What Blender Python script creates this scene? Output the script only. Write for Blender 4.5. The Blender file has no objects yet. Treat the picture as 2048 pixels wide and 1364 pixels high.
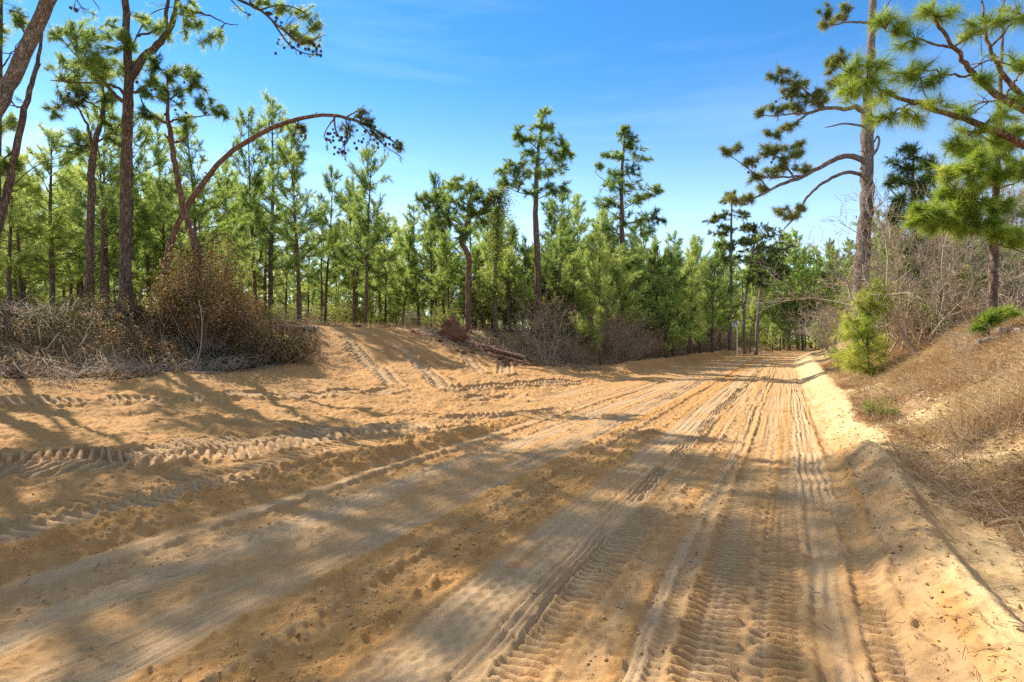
import bpy, math, random
import numpy as np
from mathutils import Vector

SC = bpy.context.scene
R = math.radians
rng = np.random.default_rng(7)
random.seed(7)

# ------------------------------------------------------------------ camera, sky, sun, exposure
CAMH, FPX, CX, CY = 1.6, 1138.0, 1024.0, 682.0
cam_d = bpy.data.cameras.new("camera"); cam = bpy.data.objects.new("camera", cam_d)
SC.collection.objects.link(cam); cam.location = (0, 0, CAMH); cam.rotation_euler = (R(90), 0, 0)
cam_d.sensor_width = 36; cam_d.lens = 36 * FPX / 2048; cam_d.clip_start = 0.05; cam_d.clip_end = 3000
SC.camera = cam

SUN_AZ, SUN_EL = 46.0, 42.0          # degrees left of the view axis, degrees above the horizon
W = bpy.data.worlds.new("World"); SC.world = W; W.use_nodes = True
nt = W.node_tree; bg = nt.nodes['Background']
sky = nt.nodes.new('ShaderNodeTexSky'); sky.sky_type = 'NISHITA'; sky.sun_disc = False
sky.sun_elevation = R(SUN_EL); sky.sun_rotation = R(-SUN_AZ)
sky.air_density = 1.0; sky.dust_density = 0.0; sky.ozone_density = 3.0
hs = nt.nodes.new('ShaderNodeHueSaturation'); hs.inputs['Saturation'].default_value = 1.30
nt.links.new(sky.outputs[0], hs.inputs['Color']); hs.inputs['Value'].default_value = .78
zenith_fill = nt.nodes.new('ShaderNodeHueSaturation'); zenith_fill.inputs['Saturation'].default_value = .25; zenith_fill.inputs['Value'].default_value = 1.1  # brighter, greyer overhead sky, added above the frame as neutral fill light
nt.links.new(sky.outputs[0], zenith_fill.inputs['Color'])
tc = nt.nodes.new('ShaderNodeTexCoord'); sx = nt.nodes.new('ShaderNodeSeparateXYZ'); nt.links.new(tc.outputs['Generated'], sx.inputs[0])
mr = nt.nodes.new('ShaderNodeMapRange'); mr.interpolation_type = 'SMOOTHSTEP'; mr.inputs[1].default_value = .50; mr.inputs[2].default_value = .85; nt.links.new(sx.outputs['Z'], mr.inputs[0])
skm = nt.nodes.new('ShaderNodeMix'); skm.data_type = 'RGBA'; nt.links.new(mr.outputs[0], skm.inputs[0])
pale = nt.nodes.new('ShaderNodeHueSaturation'); pale.inputs['Saturation'].default_value = .86; pale.inputs['Value'].default_value = 1.02; nt.links.new(sky.outputs[0], pale.inputs['Color'])
lowr = nt.nodes.new('ShaderNodeMapRange'); lowr.interpolation_type = 'SMOOTHSTEP'; lowr.inputs[1].default_value = .0; lowr.inputs[2].default_value = .46; nt.links.new(sx.outputs['Z'], lowr.inputs[0])
lowm = nt.nodes.new('ShaderNodeMix'); lowm.data_type = 'RGBA'; nt.links.new(lowr.outputs[0], lowm.inputs[0]); nt.links.new(pale.outputs[0], lowm.inputs[6]); nt.links.new(hs.outputs[0], lowm.inputs[7])
wmap = nt.nodes.new('ShaderNodeMapping'); wmap.inputs['Scale'].default_value = (1.2, 1.2, 11); wmap.inputs['Rotation'].default_value = (0, R(6), 0); nt.links.new(tc.outputs['Generated'], wmap.inputs['Vector'])
wno = nt.nodes.new('ShaderNodeTexNoise'); wno.inputs['Scale'].default_value = 1.7; wno.inputs['Detail'].default_value = 7; wno.inputs['Roughness'].default_value = .6; nt.links.new(wmap.outputs[0], wno.inputs['Vector'])
wmr = nt.nodes.new('ShaderNodeMapRange'); wmr.inputs[1].default_value = .52; wmr.inputs[2].default_value = .85; wmr.inputs[4].default_value = .09; nt.links.new(wno.outputs['Fac'], wmr.inputs[0])
wisp = nt.nodes.new('ShaderNodeHueSaturation'); wisp.inputs['Saturation'].default_value = .35; wisp.inputs['Value'].default_value = 1.5; nt.links.new(sky.outputs[0], wisp.inputs['Color'])
wm = nt.nodes.new('ShaderNodeMix'); wm.data_type = 'RGBA'; nt.links.new(wmr.outputs[0], wm.inputs[0]); nt.links.new(lowm.outputs[2], wm.inputs[6]); nt.links.new(wisp.outputs[0], wm.inputs[7])
nt.links.new(wm.outputs[2], skm.inputs[6]); nt.links.new(zenith_fill.outputs[0], skm.inputs[7])
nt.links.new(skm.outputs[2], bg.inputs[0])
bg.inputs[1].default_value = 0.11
sun_d = bpy.data.lights.new("sun", 'SUN'); sun_o = bpy.data.objects.new("sun", sun_d)
SC.collection.objects.link(sun_o)
S = Vector((-math.cos(R(SUN_EL)) * math.sin(R(SUN_AZ)), math.cos(R(SUN_EL)) * math.cos(R(SUN_AZ)), math.sin(R(SUN_EL))))
sun_o.rotation_euler = S.to_track_quat('Z', 'Y').to_euler(); sun_o.location = S * 60
sun_d.energy = 3.6; sun_d.angle = R(0.53); sun_d.color = (1.0, 0.90, 0.77)
SC.view_settings.view_transform = 'Standard'; SC.view_settings.look = 'None'
SC.view_settings.exposure = 1.36; SC.view_settings.gamma = 1.0
SC.cycles.max_bounces = 6; SC.cycles.diffuse_bounces = 4; SC.cycles.transmission_bounces = 4
SC.cycles.use_denoising = False

# ------------------------------------------------------------------ helpers
def hash2(ix, iy, seed):
    h = (ix.astype(np.int64) * 374761393 + iy.astype(np.int64) * 668265263 + seed * 974634777) & 0xFFFFFFFF
    h = ((h ^ (h >> 13)) * 1274126177) & 0xFFFFFFFF
    h = ((h ^ (h >> 16)) * 2246822519) & 0xFFFFFFFF
    return ((h ^ (h >> 15)) & 0xFFFFFF) / float(0xFFFFFF)
def vnoise(x, y, seed=0):
    x = np.asarray(x, float); y = np.asarray(y, float)
    ix = np.floor(x); iy = np.floor(y); fx = x - ix; fy = y - iy
    fx = fx * fx * (3 - 2 * fx); fy = fy * fy * (3 - 2 * fy)
    a = hash2(ix, iy, seed); b = hash2(ix + 1, iy, seed); c = hash2(ix, iy + 1, seed); d = hash2(ix + 1, iy + 1, seed)
    return (a + (b - a) * fx) * (1 - fy) + (c + (d - c) * fx) * fy
def fbm(x, y, seed=0, octv=4, gain=0.5):
    s = 0.0; a = 1.0; n = 0.0
    for o in range(octv):
        s = s + a * vnoise(x * 2**o + 17.3 * o, y * 2**o - 9.1 * o, seed + o); n += a; a *= gain
    return s / n
def sst(x, a=0.0, b=1.0):
    u = np.clip((x - a) / (b - a), 0, 1); return u * u * (3 - 2 * u)
def unit(v): return v / (np.linalg.norm(v, axis=-1, keepdims=True) + 1e-9)

class Geo:
    def __init__(s): s.V = []; s.T = []; s.F = {3: [], 4: []}; s.M = {3: [], 4: []}; s.S = {3: [], 4: []}; s.n = 0
    def add(s, v, f, tint=0.5, mat=0, smooth=True):
        v = np.asarray(v, float).reshape(-1, 3); f = np.asarray(f, np.int64)
        s.V.append(v); s.T.append(np.broadcast_to(np.asarray(tint, float), (len(v),)))
        k = f.shape[1]; s.F[k].append(f + s.n); s.M[k].append(np.full(len(f), mat)); s.S[k].append(np.full(len(f), smooth)); s.n += len(v)
    def mesh(s, name, mats, off=(0, 0, 0)):
        m = bpy.data.meshes.new(name)
        V = np.concatenate(s.V) - np.asarray(off)
        m.vertices.add(len(V)); m.vertices.foreach_set('co', V.ravel())
        idx, start, mat, smo = [], [], [], []; p = 0
        for k in (3, 4):
            if s.F[k]:
                f = np.concatenate(s.F[k]); idx.append(f.ravel()); start.append(p + np.arange(len(f)) * k); p += f.size
                mat.append(np.concatenate(s.M[k])); smo.append(np.concatenate(s.S[k]))
        idx = np.concatenate(idx); start = np.concatenate(start)
        m.loops.add(len(idx)); m.loops.foreach_set('vertex_index', idx.astype(np.int32))
        m.polygons.add(len(start)); m.polygons.foreach_set('loop_start', start.astype(np.int32))
        m.polygons.foreach_set('material_index', np.concatenate(mat).astype(np.int32))
        m.polygons.foreach_set('use_smooth', np.concatenate(smo).astype(bool))
        a = m.attributes.new('tint', 'FLOAT', 'POINT'); a.data.foreach_set('value', np.concatenate(s.T).astype(np.float32))
        m.update(calc_edges=True)
        for x in mats: m.materials.append(x)
        return m
def link(name, data, parent=None, loc=(0, 0, 0)):
    o = bpy.data.objects.new(name, data); SC.collection.objects.link(o)
    if parent is not None: o.parent = parent
    o.location = loc
    return o
def tag(o, label=None, cat=None, group=None, kind=None):
    if label: o['label'] = label
    if cat: o['category'] = cat
    if group: o['group'] = group
    if kind: o['kind'] = kind
    return o

def spline(c, m):
    c = np.asarray(c, float); n = len(c)
    if n == 2:
        t = np.linspace(0, 1, m)[:, None]; return c[0] * (1 - t) + c[1] * t
    P = np.vstack([2 * c[0] - c[1], c, 2 * c[-1] - c[-2]])
    u = np.linspace(0, n - 1 - 1e-6, m); i = np.floor(u).astype(int); f = (u - i)[:, None]
    p0, p1, p2, p3 = P[i], P[i + 1], P[i + 2], P[i + 3]
    return .5 * (2 * p1 + (p2 - p0) * f + (2 * p0 - 5 * p1 + 4 * p2 - p3) * f**2 + (3 * p1 - p0 - 3 * p2 + p3) * f**3)
def tube(g, pts, rad, k=6, tint=0.5, mat=0, rough=0.0, cap=False):
    pts = np.asarray(pts, float); n = len(pts); rad = np.broadcast_to(np.asarray(rad, float), (n,))
    t = unit(np.gradient(pts, axis=0)); mt = t.mean(0)
    ref = np.array([0, 0, 1.0]) if abs(mt[2]) < .75 * np.linalg.norm(mt) + 1e-9 else np.array([1.0, .2, 0])
    u = unit(np.cross(t, ref)); v = np.cross(t, u)
    a = np.arange(k) * 2 * np.pi / k
    rr = rad[:, None] * (1 + rough * (rng.random((n, k)) - .5)) if rough else np.repeat(rad[:, None], k, 1)
    ring = pts[:, None, :] + rr[:, :, None] * (np.cos(a)[None, :, None] * u[:, None, :] + np.sin(a)[None, :, None] * v[:, None, :])
    i = np.arange(n - 1)[:, None] * k; j = np.arange(k)[None, :]; j2 = (j + 1) % k
    f = np.stack([i + j, i + j2, i + k + j2, i + k + j], -1).reshape(-1, 4)
    V = ring.reshape(-1, 3)
    g.add(V, f, tint, mat)
    if cap:
        for e, c in ((0, pts[0]), (n - 1, pts[-1])):
            vv = np.vstack([c[None], ring[e]]); ff = np.stack([np.zeros(k, int), 1 + np.arange(k), 1 + (np.arange(k) + 1) % k], -1)
            g.add(vv, ff, tint, mat if cap is True else cap, False)
def rsphere(n):
    v = unit(rng.normal(size=(n, 3))); return v * (rng.random((n, 1)) ** (1 / 3))
def needles(g, P, D, n, L, w, spread, mat=1, tint=None, along=0.85):
    """needle tufts: n tapering needles along the last bit of a shoot at P that points in D"""
    P = np.asarray(P, float); D = unit(np.asarray(D, float)); m = len(P)
    if m == 0: return
    tt = rng.random(m) if tint is None else np.clip(rng.normal(tint, .16, m), 0, 1)
    Pn = np.repeat(P, n, 0); Dn = np.repeat(D, n, 0); T = np.repeat(tt, n)
    d = unit(Dn * 1.0 + rng.normal(size=(m * n, 3)) * spread)
    base = Pn - Dn * (rng.random((m * n, 1)) * along * L)
    ln = L * (.65 + .5 * rng.random((m * n, 1)))
    side = unit(np.cross(d, rng.normal(size=(m * n, 3)))) * w * .5
    tip = base + d * ln; tip[:, 2] -= (.05 + .25 * rng.random(m * n)) * ln[:, 0]
    V = np.stack([base - side, base + side, tip], 1).reshape(-1, 3)
    F = np.arange(m * n * 3).reshape(-1, 3)
    g.add(V, F, np.repeat(np.clip(T + rng.normal(0, .06, len(T)), 0, 1), 3), mat, False)
def leaves(g, P, size, mat=1, tint=None, flat=0.0, aspect=.5):
    P = np.asarray(P, float); m = len(P)
    a = unit(rng.normal(size=(m, 3)) * np.array([1, 1, 1 - flat])); b = unit(np.cross(a, rng.normal(size=(m, 3)) * np.array([1 - flat, 1 - flat, 1])))
    if flat > 0: b = unit(np.cross(a, unit(rng.normal(size=(m, 3)) * (1 - flat) + np.array([0, 0, 1.0]))))
    sz = size * (.55 + .8 * rng.random((m, 1)))
    c = np.cross(a, b) * sz * .25
    V = np.stack([P - a * sz, P + b * sz * aspect + c, P + a * sz, P - b * sz * aspect + c], 1).reshape(-1, 3)
    t = rng.random(m) if tint is None else tint
    g.add(V, np.arange(4 * m).reshape(-1, 4), np.repeat(t, 4), mat, False)

# ------------------------------------------------------------------ materials
def new_mat(name):
    m = bpy.data.materials.new(name); m.use_nodes = True
    nt = m.node_tree; b = nt.nodes['Principled BSDF']; return m, nt, b
def ramp(nt, stops, fac):
    r = nt.nodes.new('ShaderNodeValToRGB'); e = r.color_ramp.elements
    while len(e) < len(stops): e.new(.5)
    for x, (p, c) in zip(e, stops): x.position = p; x.color = (*c, 1)
    nt.links.new(fac, r.inputs[0]); return r.outputs[0]
def attr(nt, n):
    a = nt.nodes.new('ShaderNodeAttribute'); a.attribute_name = n; return a.outputs['Fac']
def noise(nt, scale, detail=4, rough=.55, vec=None, dim='3D'):
    t = nt.nodes.new('ShaderNodeTexNoise'); t.inputs['Scale'].default_value = scale; t.inputs['Detail'].default_value = detail; t.inputs['Roughness'].default_value = rough
    if vec is not None: nt.links.new(vec, t.inputs['Vector'])
    return t.outputs['Fac']
def mix(nt, fac, a, b, mode='MIX'):
    n = nt.nodes.new('ShaderNodeMix'); n.data_type = 'RGBA'; n.blend_type = mode
    for s, v in ((n.inputs[0], fac), (n.inputs[6], a), (n.inputs[7], b)):
        if isinstance(v, (int, float)): s.default_value = v
        elif isinstance(v, tuple): s.default_value = (*v, 1)
        else: nt.links.new(v, s)
    return n.outputs[2]
def mth(nt, op, a, b=0.0, c=0.0):
    n = nt.nodes.new('ShaderNodeMath'); n.operation = op
    for i, v in enumerate((a, b, c)):
        if isinstance(v, (int, float)): n.inputs[i].default_value = v
        else: nt.links.new(v, n.inputs[i])
    return n.outputs[0]
def bump(nt, b, h, strength, dist):
    n = nt.nodes.new('ShaderNodeBump'); n.inputs['Strength'].default_value = strength; n.inputs['Distance'].default_value = dist
    nt.links.new(h, n.inputs['Height']); nt.links.new(n.outputs[0], b.inputs['Normal'])
def texco(nt, which='Object'):
    return nt.nodes.new('ShaderNodeTexCoord').outputs[which]

def mat_sand():
    m, nt, b = new_mat("sand"); co = texco(nt)
    n1 = noise(nt, .9, 5, .6, co); n2 = noise(nt, 9, 5, .65, co); n3 = noise(nt, 60, 4, .7, co); n4 = noise(nt, 260, 2, .6, co)
    packed = mix(nt, n2, (.39, .26, .138), (.555, .385, .215))
    loose = mix(nt, n2, (.36, .18, .056), (.56, .315, .112))
    cream = mix(nt, n2, (.54, .37, .17), (.72, .53, .28))
    soil = mix(nt, n2, (.13, .065, .03), (.30, .17, .085))
    lo = mth(nt, 'ADD', attr(nt, 'loose'), mth(nt, 'MULTIPLY', mth(nt, 'SUBTRACT', n1, .5), .5)); lo = mth(nt, 'MINIMUM', mth(nt, 'MAXIMUM', lo, 0), 1)
    c = mix(nt, lo, packed, loose); c = mix(nt, attr(nt, 'cream'), c, cream)
    so = mth(nt, 'MULTIPLY', attr(nt, 'soil'), mth(nt, 'MULTIPLY_ADD', n2, 1.6, -.1)); so = mth(nt, 'MINIMUM', mth(nt, 'MAXIMUM', so, 0), 1)
    c = mix(nt, so, c, soil)
    spk = mth(nt, 'GREATER_THAN', n3, .68)
    c = mix(nt, mth(nt, 'MULTIPLY', spk, .35), c, (.20, .10, .04))
    c = mix(nt, 1.0, c, ramp(nt, [(.3, (.84, .83, .82)), (.7, (1.08, 1.08, 1.07))], n4), 'MULTIPLY')
    nt.links.new(c, b.inputs['Base Color']); b.inputs['Roughness'].default_value = .95; b.inputs['Specular IOR Level'].default_value = .15
    h = mth(nt, 'ADD', mth(nt, 'MULTIPLY', n3, .7), mth(nt, 'ADD', noise(nt, 24, 5, .75, co), mth(nt, 'MULTIPLY', n4, .25)))
    bump(nt, b, h, .6, .016)
    return m
def mat_ground():
    m, nt, b = new_mat("forest_floor"); co = texco(nt)
    n1 = noise(nt, .35, 4, .6, co); n2 = noise(nt, 6, 6, .7, co)
    straw = ramp(nt, [(.25, (.12, .062, .03)), (.5, (.25, .145, .07)), (.75, (.42, .30, .16))], n2)
    grass = ramp(nt, [(.25, (.22, .17, .06)), (.75, (.46, .34, .16))], n2)
    f = ramp(nt, [(.4, (0, 0, 0)), (.62, (1, 1, 1))], n1)
    c = mix(nt, f, straw, grass)
    sandy = mix(nt, n2, (.48, .32, .15), (.66, .48, .26))
    f2 = ramp(nt, [(.55, (0, 0, 0)), (.66, (1, 1, 1))], noise(nt, 1.1, 4, .65, co))
    c = mix(nt, mth(nt, 'MULTIPLY', f2, attr(nt, 'cream')), c, sandy)
    nt.links.new(c, b.inputs['Base Color']); b.inputs['Roughness'].default_value = .95; b.inputs['Specular IOR Level'].default_value = .1
    bump(nt, b, n2, .8, .05)
    return m
def mat_bark(name, dark, mid, light, scale=9):
    m, nt, b = new_mat(name); co = texco(nt)
    mp = nt.nodes.new('ShaderNodeMapping'); mp.inputs['Scale'].default_value = (1, 1, .28); nt.links.new(co, mp.inputs['Vector'])
    wn = nt.nodes.new('ShaderNodeTexNoise'); wn.inputs['Scale'].default_value = scale * .8; wn.inputs['Detail'].default_value = 3; nt.links.new(mp.outputs[0], wn.inputs['Vector'])
    vm = nt.nodes.new('ShaderNodeVectorMath'); vm.operation = 'MULTIPLY_ADD'; vm.inputs[1].default_value = (.22, .22, .22); nt.links.new(wn.outputs['Color'], vm.inputs[0]); nt.links.new(mp.outputs[0], vm.inputs[2])
    v = nt.nodes.new('ShaderNodeTexVoronoi'); v.feature = 'DISTANCE_TO_EDGE'; v.inputs['Scale'].default_value = scale * 1.7; nt.links.new(vm.outputs[0], v.inputs['Vector'])
    n = noise(nt, 13, 7, .7, mp.outputs[0])
    e = ramp(nt, [(.0, (0, 0, 0)), (.16, (1, 1, 1))], v.outputs['Distance'])
    c = ramp(nt, [(.3, dark), (.5, mid), (.72, light)], n)
    c = mix(nt, mth(nt, 'MULTIPLY_ADD', e, .8, .2), dark, c)
    nt.links.new(c, b.inputs['Base Color']); b.inputs['Roughness'].default_value = .9; b.inputs['Specular IOR Level'].default_value = .15
    bump(nt, b, mth(nt, 'ADD', mth(nt, 'MULTIPLY', e, .6), n), .9, .035)
    return m
def mat_leaf(name, stops, trans=.45, tcol=1.5, rough=.5, spec=.3, hue_obj=.0):
    m, nt, b = new_mat(name)
    f = attr(nt, 'tint')
    if hue_obj:
        oi = nt.nodes.new('ShaderNodeObjectInfo')
        f = mth(nt, 'ADD', f, mth(nt, 'MULTIPLY', mth(nt, 'SUBTRACT', oi.outputs['Random'], .5), hue_obj))
    c = ramp(nt, stops, f)
    nt.links.new(c, b.inputs['Base Color']); b.inputs['Roughness'].default_value = rough; b.inputs['Specular IOR Level'].default_value = spec
    if trans > 0:
        t = nt.nodes.new('ShaderNodeBsdfTranslucent'); g = mix(nt, 1.0, c, (tcol, tcol, tcol * .7), 'MULTIPLY'); nt.links.new(g, t.inputs[0])
        mx = nt.nodes.new('ShaderNodeMixShader'); mx.inputs[0].default_value = trans
        nt.links.new(b.outputs[0], mx.inputs[1]); nt.links.new(t.outputs[0], mx.inputs[2])
        nt.links.new(mx.outputs[0], nt.nodes['Material Output'].inputs[0])
    return m
def mat_plain(name, c1, c2, scale=12, rough=.8):
    m, nt, b = new_mat(name); n = noise(nt, scale, 4, .6, texco(nt))
    nt.links.new(mix(nt, n, c1, c2), b.inputs['Base Color']); b.inputs['Roughness'].default_value = rough; return m

M_SAND, M_GROUND = mat_sand(), mat_ground()
M_BARK = mat_bark("pine_bark", (.06, .042, .032), (.20, .13, .092), (.37, .27, .20))
M_BARKG = mat_bark("grey_pine_bark", (.09, .07, .056), (.29, .225, .18), (.48, .40, .33), 12)
M_BARKR = mat_bark("red_pine_bark", (.075, .042, .027), (.25, .14, .085), (.42, .27, .18))
M_TWIG = mat_plain("bare_twig", (.26, .18, .115), (.52, .40, .28), 5)
M_TWIGG = mat_plain("grey_twig", (.24, .18, .125), (.50, .41, .31), 5)
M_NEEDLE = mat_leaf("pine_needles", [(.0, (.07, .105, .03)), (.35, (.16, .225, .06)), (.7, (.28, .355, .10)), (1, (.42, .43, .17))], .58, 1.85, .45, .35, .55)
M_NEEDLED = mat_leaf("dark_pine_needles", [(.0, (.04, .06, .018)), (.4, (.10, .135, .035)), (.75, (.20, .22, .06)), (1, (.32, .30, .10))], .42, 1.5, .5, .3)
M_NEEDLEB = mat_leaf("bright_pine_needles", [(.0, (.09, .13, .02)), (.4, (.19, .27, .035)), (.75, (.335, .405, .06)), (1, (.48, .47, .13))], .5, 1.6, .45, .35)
M_VINE = mat_leaf("vine_leaves", [(.0, (.02, .028, .01)), (.35, (.08, .095, .03)), (.55, (.17, .11, .045)), (.8, (.32, .155, .06)), (1, (.46, .34, .20))], .3, 1.3, .6, .2)
M_SHRUB = mat_leaf("shrub_leaves", [(.0, (.05, .08, .02)), (.5, (.16, .21, .05)), (.8, (.28, .31, .08)), (1, (.42, .36, .15))], .5, 1.8, .55, .25, .3)
M_DRYLEAF = mat_leaf("dry_leaves", [(.0, (.16, .09, .045)), (.4, (.34, .20, .10)), (.75, (.48, .32, .18)), (1, (.60, .48, .33))], .25, 1.2, .6, .2)
M_GRASS = mat_leaf("dry_grass", [(.0, (.17, .09, .045)), (.3, (.36, .215, .11)), (.65, (.50, .35, .20)), (1, (.64, .53, .37))], .3, 1.2, .6, .2)
M_CONE = mat_plain("pine_cone", (.035, .02, .013), (.11, .06, .04), 40)
M_CLOD = mat_plain("sand_clod", (.40, .21, .07), (.56, .34, .14), 20, .95)
M_DIRT = mat_plain("root_dirt", (.08, .035, .018), (.27, .13, .06), 9, .95)
M_LOG = mat_bark("weathered_log", (.10, .08, .065), (.32, .27, .22), (.52, .46, .40), 5)
M_LOGEND = mat_plain("broken_wood", (.16, .12, .09), (.34, .27, .20), 14)
M_WHITE = mat_plain("sign_white", (.72, .72, .70), (.80, .80, .78), 3, .5)
M_YELLOW = mat_plain("sign_yellow", (.75, .48, .05), (.82, .55, .08), 3, .5)
M_INK = mat_plain("sign_ink", (.05, .06, .07), (.09, .10, .11), 3, .6)

# ------------------------------------------------------------------ terrain: s runs along the road, t to its right
AR = math.atan2(1570 - CX, FPX); SA, CA = math.sin(AR), math.cos(AR)
def off(s): return .0014 * np.maximum(0, np.asarray(s, float) - 45) ** 2 * (np.asarray(s) < 120) + (np.asarray(s) >= 120) * (.0014 * 75**2 + .21 * (np.asarray(s, float) - 120))
def st2xy(s, t): t = t + off(s); return s * SA + t * CA, s * CA - t * SA
def xy2st(x, y): s = x * SA + y * CA; return s, x * CA - y * SA - off(s)
def toe_(s): return np.interp(s, [-60, 13.5, 15.5, 17.5, 26, 29, 33, 37, 600], [-15.2, -15.2, -13.6, -11.0, -10.4, -10.0, -9.2, -8.5, -8.4])
def bw_(s): return np.interp(s, [-60, 13, 17.5, 25.5, 29.5, 600], [3.0, 3.0, 7.8, 7.4, 3.4, 2.6])
def edge_(s): return np.interp(s, [-60, 3, 4.5, 6, 8, 12, 20, 40, 600], [2.1, 1.9, 1.7, 1.4, 1.12, 1.2, 1.45, 1.8, 1.8])
def plat_(s): return np.interp(s, [-60, 50, 90, 140, 600], [2.2, 2.2, 1.3, .7, .7])
def H(s, t):
    s = np.asarray(s, float); t = np.asarray(t, float)
    toe, bw, pl = toe_(s), bw_(s), plat_(s)
    zt = np.interp(s, [-60, 14, 20, 28, 36, 600], [.50, .50, .45, .3, .12, .12])
    z = zt * sst((-6.4 - t) / (-6.4 - toe)) + (pl - zt) * sst((toe - t) / bw) + .026 * np.clip(toe - bw - t, 0, 55)
    ed = edge_(s); ze = np.interp(s, [-60, 5, 8, 12, 600], [.03, .05, .30, .36, .30])
    z = z + np.where(t > .5, ze * sst((t - .5) / (ed - .5)) + (pl - .15 - ze) * sst((t - ed) / 3.9) + .02 * np.clip(t - ed - 4, 0, 60), 0)
    # big slow undulation outside the carriageway
    out = sst((-6.0 - t) / 3) + sst((t - 1.6) / 2)
    z = z + out * (.22 * (fbm(s * .33, t * .33, 3, 3) - .5)) + sst((t - 1.2) / 1.2) * (.55 * (fbm(s * .75, t * .75, 5, 4) - .5))
    # pushed-up heaps in front of the brush
    for (hs_, ht, hh, rs, rt) in ((9.5, -14.0, .28, 2.2, 1.0), (13.6, -14.1, .42, 1.6, .9), (5.5, -14.4, .22, 2.0, .8), (16.5, -12.6, .18, 1.5, .7)):
        z = z + hh * np.exp(-((s - hs_) / rs) ** 2 - ((t - ht) / rt) ** 2)
    # graded berm along the far left edge of the road
    q = sst(s, 24, 30) * (1 - sst(s, 95, 125))
    c = -7.15 + .15 * np.sin(s * .35)
    z = z + q * .42 * np.where(t > c, np.exp(-((t - c) / .42) ** 2), np.exp(-((t - c) / .7) ** 2))
    # windrow on the near right
    c = np.interp(s, [-5, 3.5, 5, 7, 8.0, 8.8, 9.4], [1.08, 1.03, .97, .93, .84, .62, .3]); c = c + .22 * (fbm(s * .9, 0 * s, 261, 3) - .5); q = (1 - sst(s, 7.8, 9.3)) * (.6 + .8 * vnoise(s * 1.1, 0 * s, 263))
    z = z + q * .19 * np.where(t < c, np.exp(-((t - c) / .40) ** 2), np.exp(-((t - c) / .13) ** 2))
    return z
def Hxy(x, y): return H(*xy2st(np.asarray(x, float), np.asarray(y, float)))
def P(px, py, Y): return np.array([(px - CX) / FPX * Y, Y, CAMH + (CY - py) / FPX * Y])
def ground(px, py, y0=2.2, y1=140):
    Y = np.geomspace(y0, y1, 4000); x = (px - CX) / FPX * Y; zr = CAMH + (CY - py) / FPX * Y
    h = Hxy(x, Y); k = np.argmax(zr <= h)
    if not (zr <= h).any(): k = len(Y) - 1
    return np.array([x[k], Y[k], h[k]])

def pulse(u, sharp=1.4, bias=0.0): return np.clip(.5 + bias + sharp * np.cos(2 * np.pi * u) * .5, 0, 1)
def track_paths():
    """crawler tracks off the carriageway: ground polylines, width, lug pitch, depth"""
    spec = [([(-120, 952), (0, 940), (250, 924), (450, 900), (650, 872), (860, 846)], 1.3, .12, .085, 'double'),
            ([(-60, 812), (0, 808), (150, 806), (300, 802), (420, 800)], .55, .16, .07, 'lug'),
            ([(430, 792), (560, 790), (700, 786), (790, 780)], .5, .11, .035, 'lug'),
            ([(690, 672), (715, 700), (745, 735), (785, 768)], .66, .2, .09, 'side'),
            ([(775, 682), (820, 712), (860, 750), (900, 782)], .66, .2, .09, 'side'),
            ([(835, 668), (890, 690), (935, 716), (962, 745)], .66, .2, .09, 'side'),
            ([(1008, 722), (1010, 748)], .55, .2, .08, 'side'),
            ([(880, 782), (980, 775), (1080, 768), (1180, 762)], .5, .18, .08, 'side'),
            ([(900, 842), (980, 832), (1060, 826), (1120, 822)], .45, .17, .07, 'side'),
            ([(-60, 1090), (0, 1078), (250, 1022), (500, 966), (760, 908)], .55, .13, .04, 'lug'),
            ([(930, 800), (1010, 790), (1060, 800)], .4, .15, .03, 'lug')]
    out = []
    for px, w, p, d, kind in spec:
        g = np.array([ground(*q) for q in px]); out.append((spline(g[:, :2], 24), w, p, d, kind))
    return out
TRACKS = track_paths()
# (t0, t1, kind, pitch, slant, depth, loose)
STRIPS = [(-6.4, -5.7, 'lug', .14, .35, .06, .5), (-5.7, -5.15, 'rough', 0, 0, .035, .75), (-5.15, -4.62, 'ridge', 0, 0, .11, 1.0),
          (-4.60, -4.40, 'smooth', 0, 0, .0, .0), (-4.38, -4.02, 'patchlug', .15, -.25, .016, .55), (-4.0, -3.58, 'tread', .05, 0, .006, .0),
          (-3.58, -3.34, 'rough', 0, 0, .016, .55), (-3.32, -2.82, 'lines', .05, 0, .012, .0), (-2.80, -2.48, 'rough', 0, 0, .032, 1.0), (-2.46, -2.08, 'patchlug', .12, -.2, .05, .85),
          (-2.08, -1.90, 'rough', 0, 0, .03, .95), (-1.88, -1.49, 'tread', .055, 0, .009, .02), (-1.48, -1.25, 'lines', .055, 0, .024, .0), (-1.22, -.97, 'lug', .072, .0, .055, .3),
          (-.97, -.74, 'rough', 0, 0, .02, .6), (-.74, -.62, 'lines', .05, 0, .009, .05), (-.62, -.53, 'lug', .06, 0, .018, .35), (-.50, .10, 'grouser', .072, -.14, .042, .4), (.12, .44, 'lines', .075, 0, .011, -.1),
          (.45, .61, 'lug', .08, -.3, .035, .4), (.62, .95, 'rough', 0, 0, .035, .55)]
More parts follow.
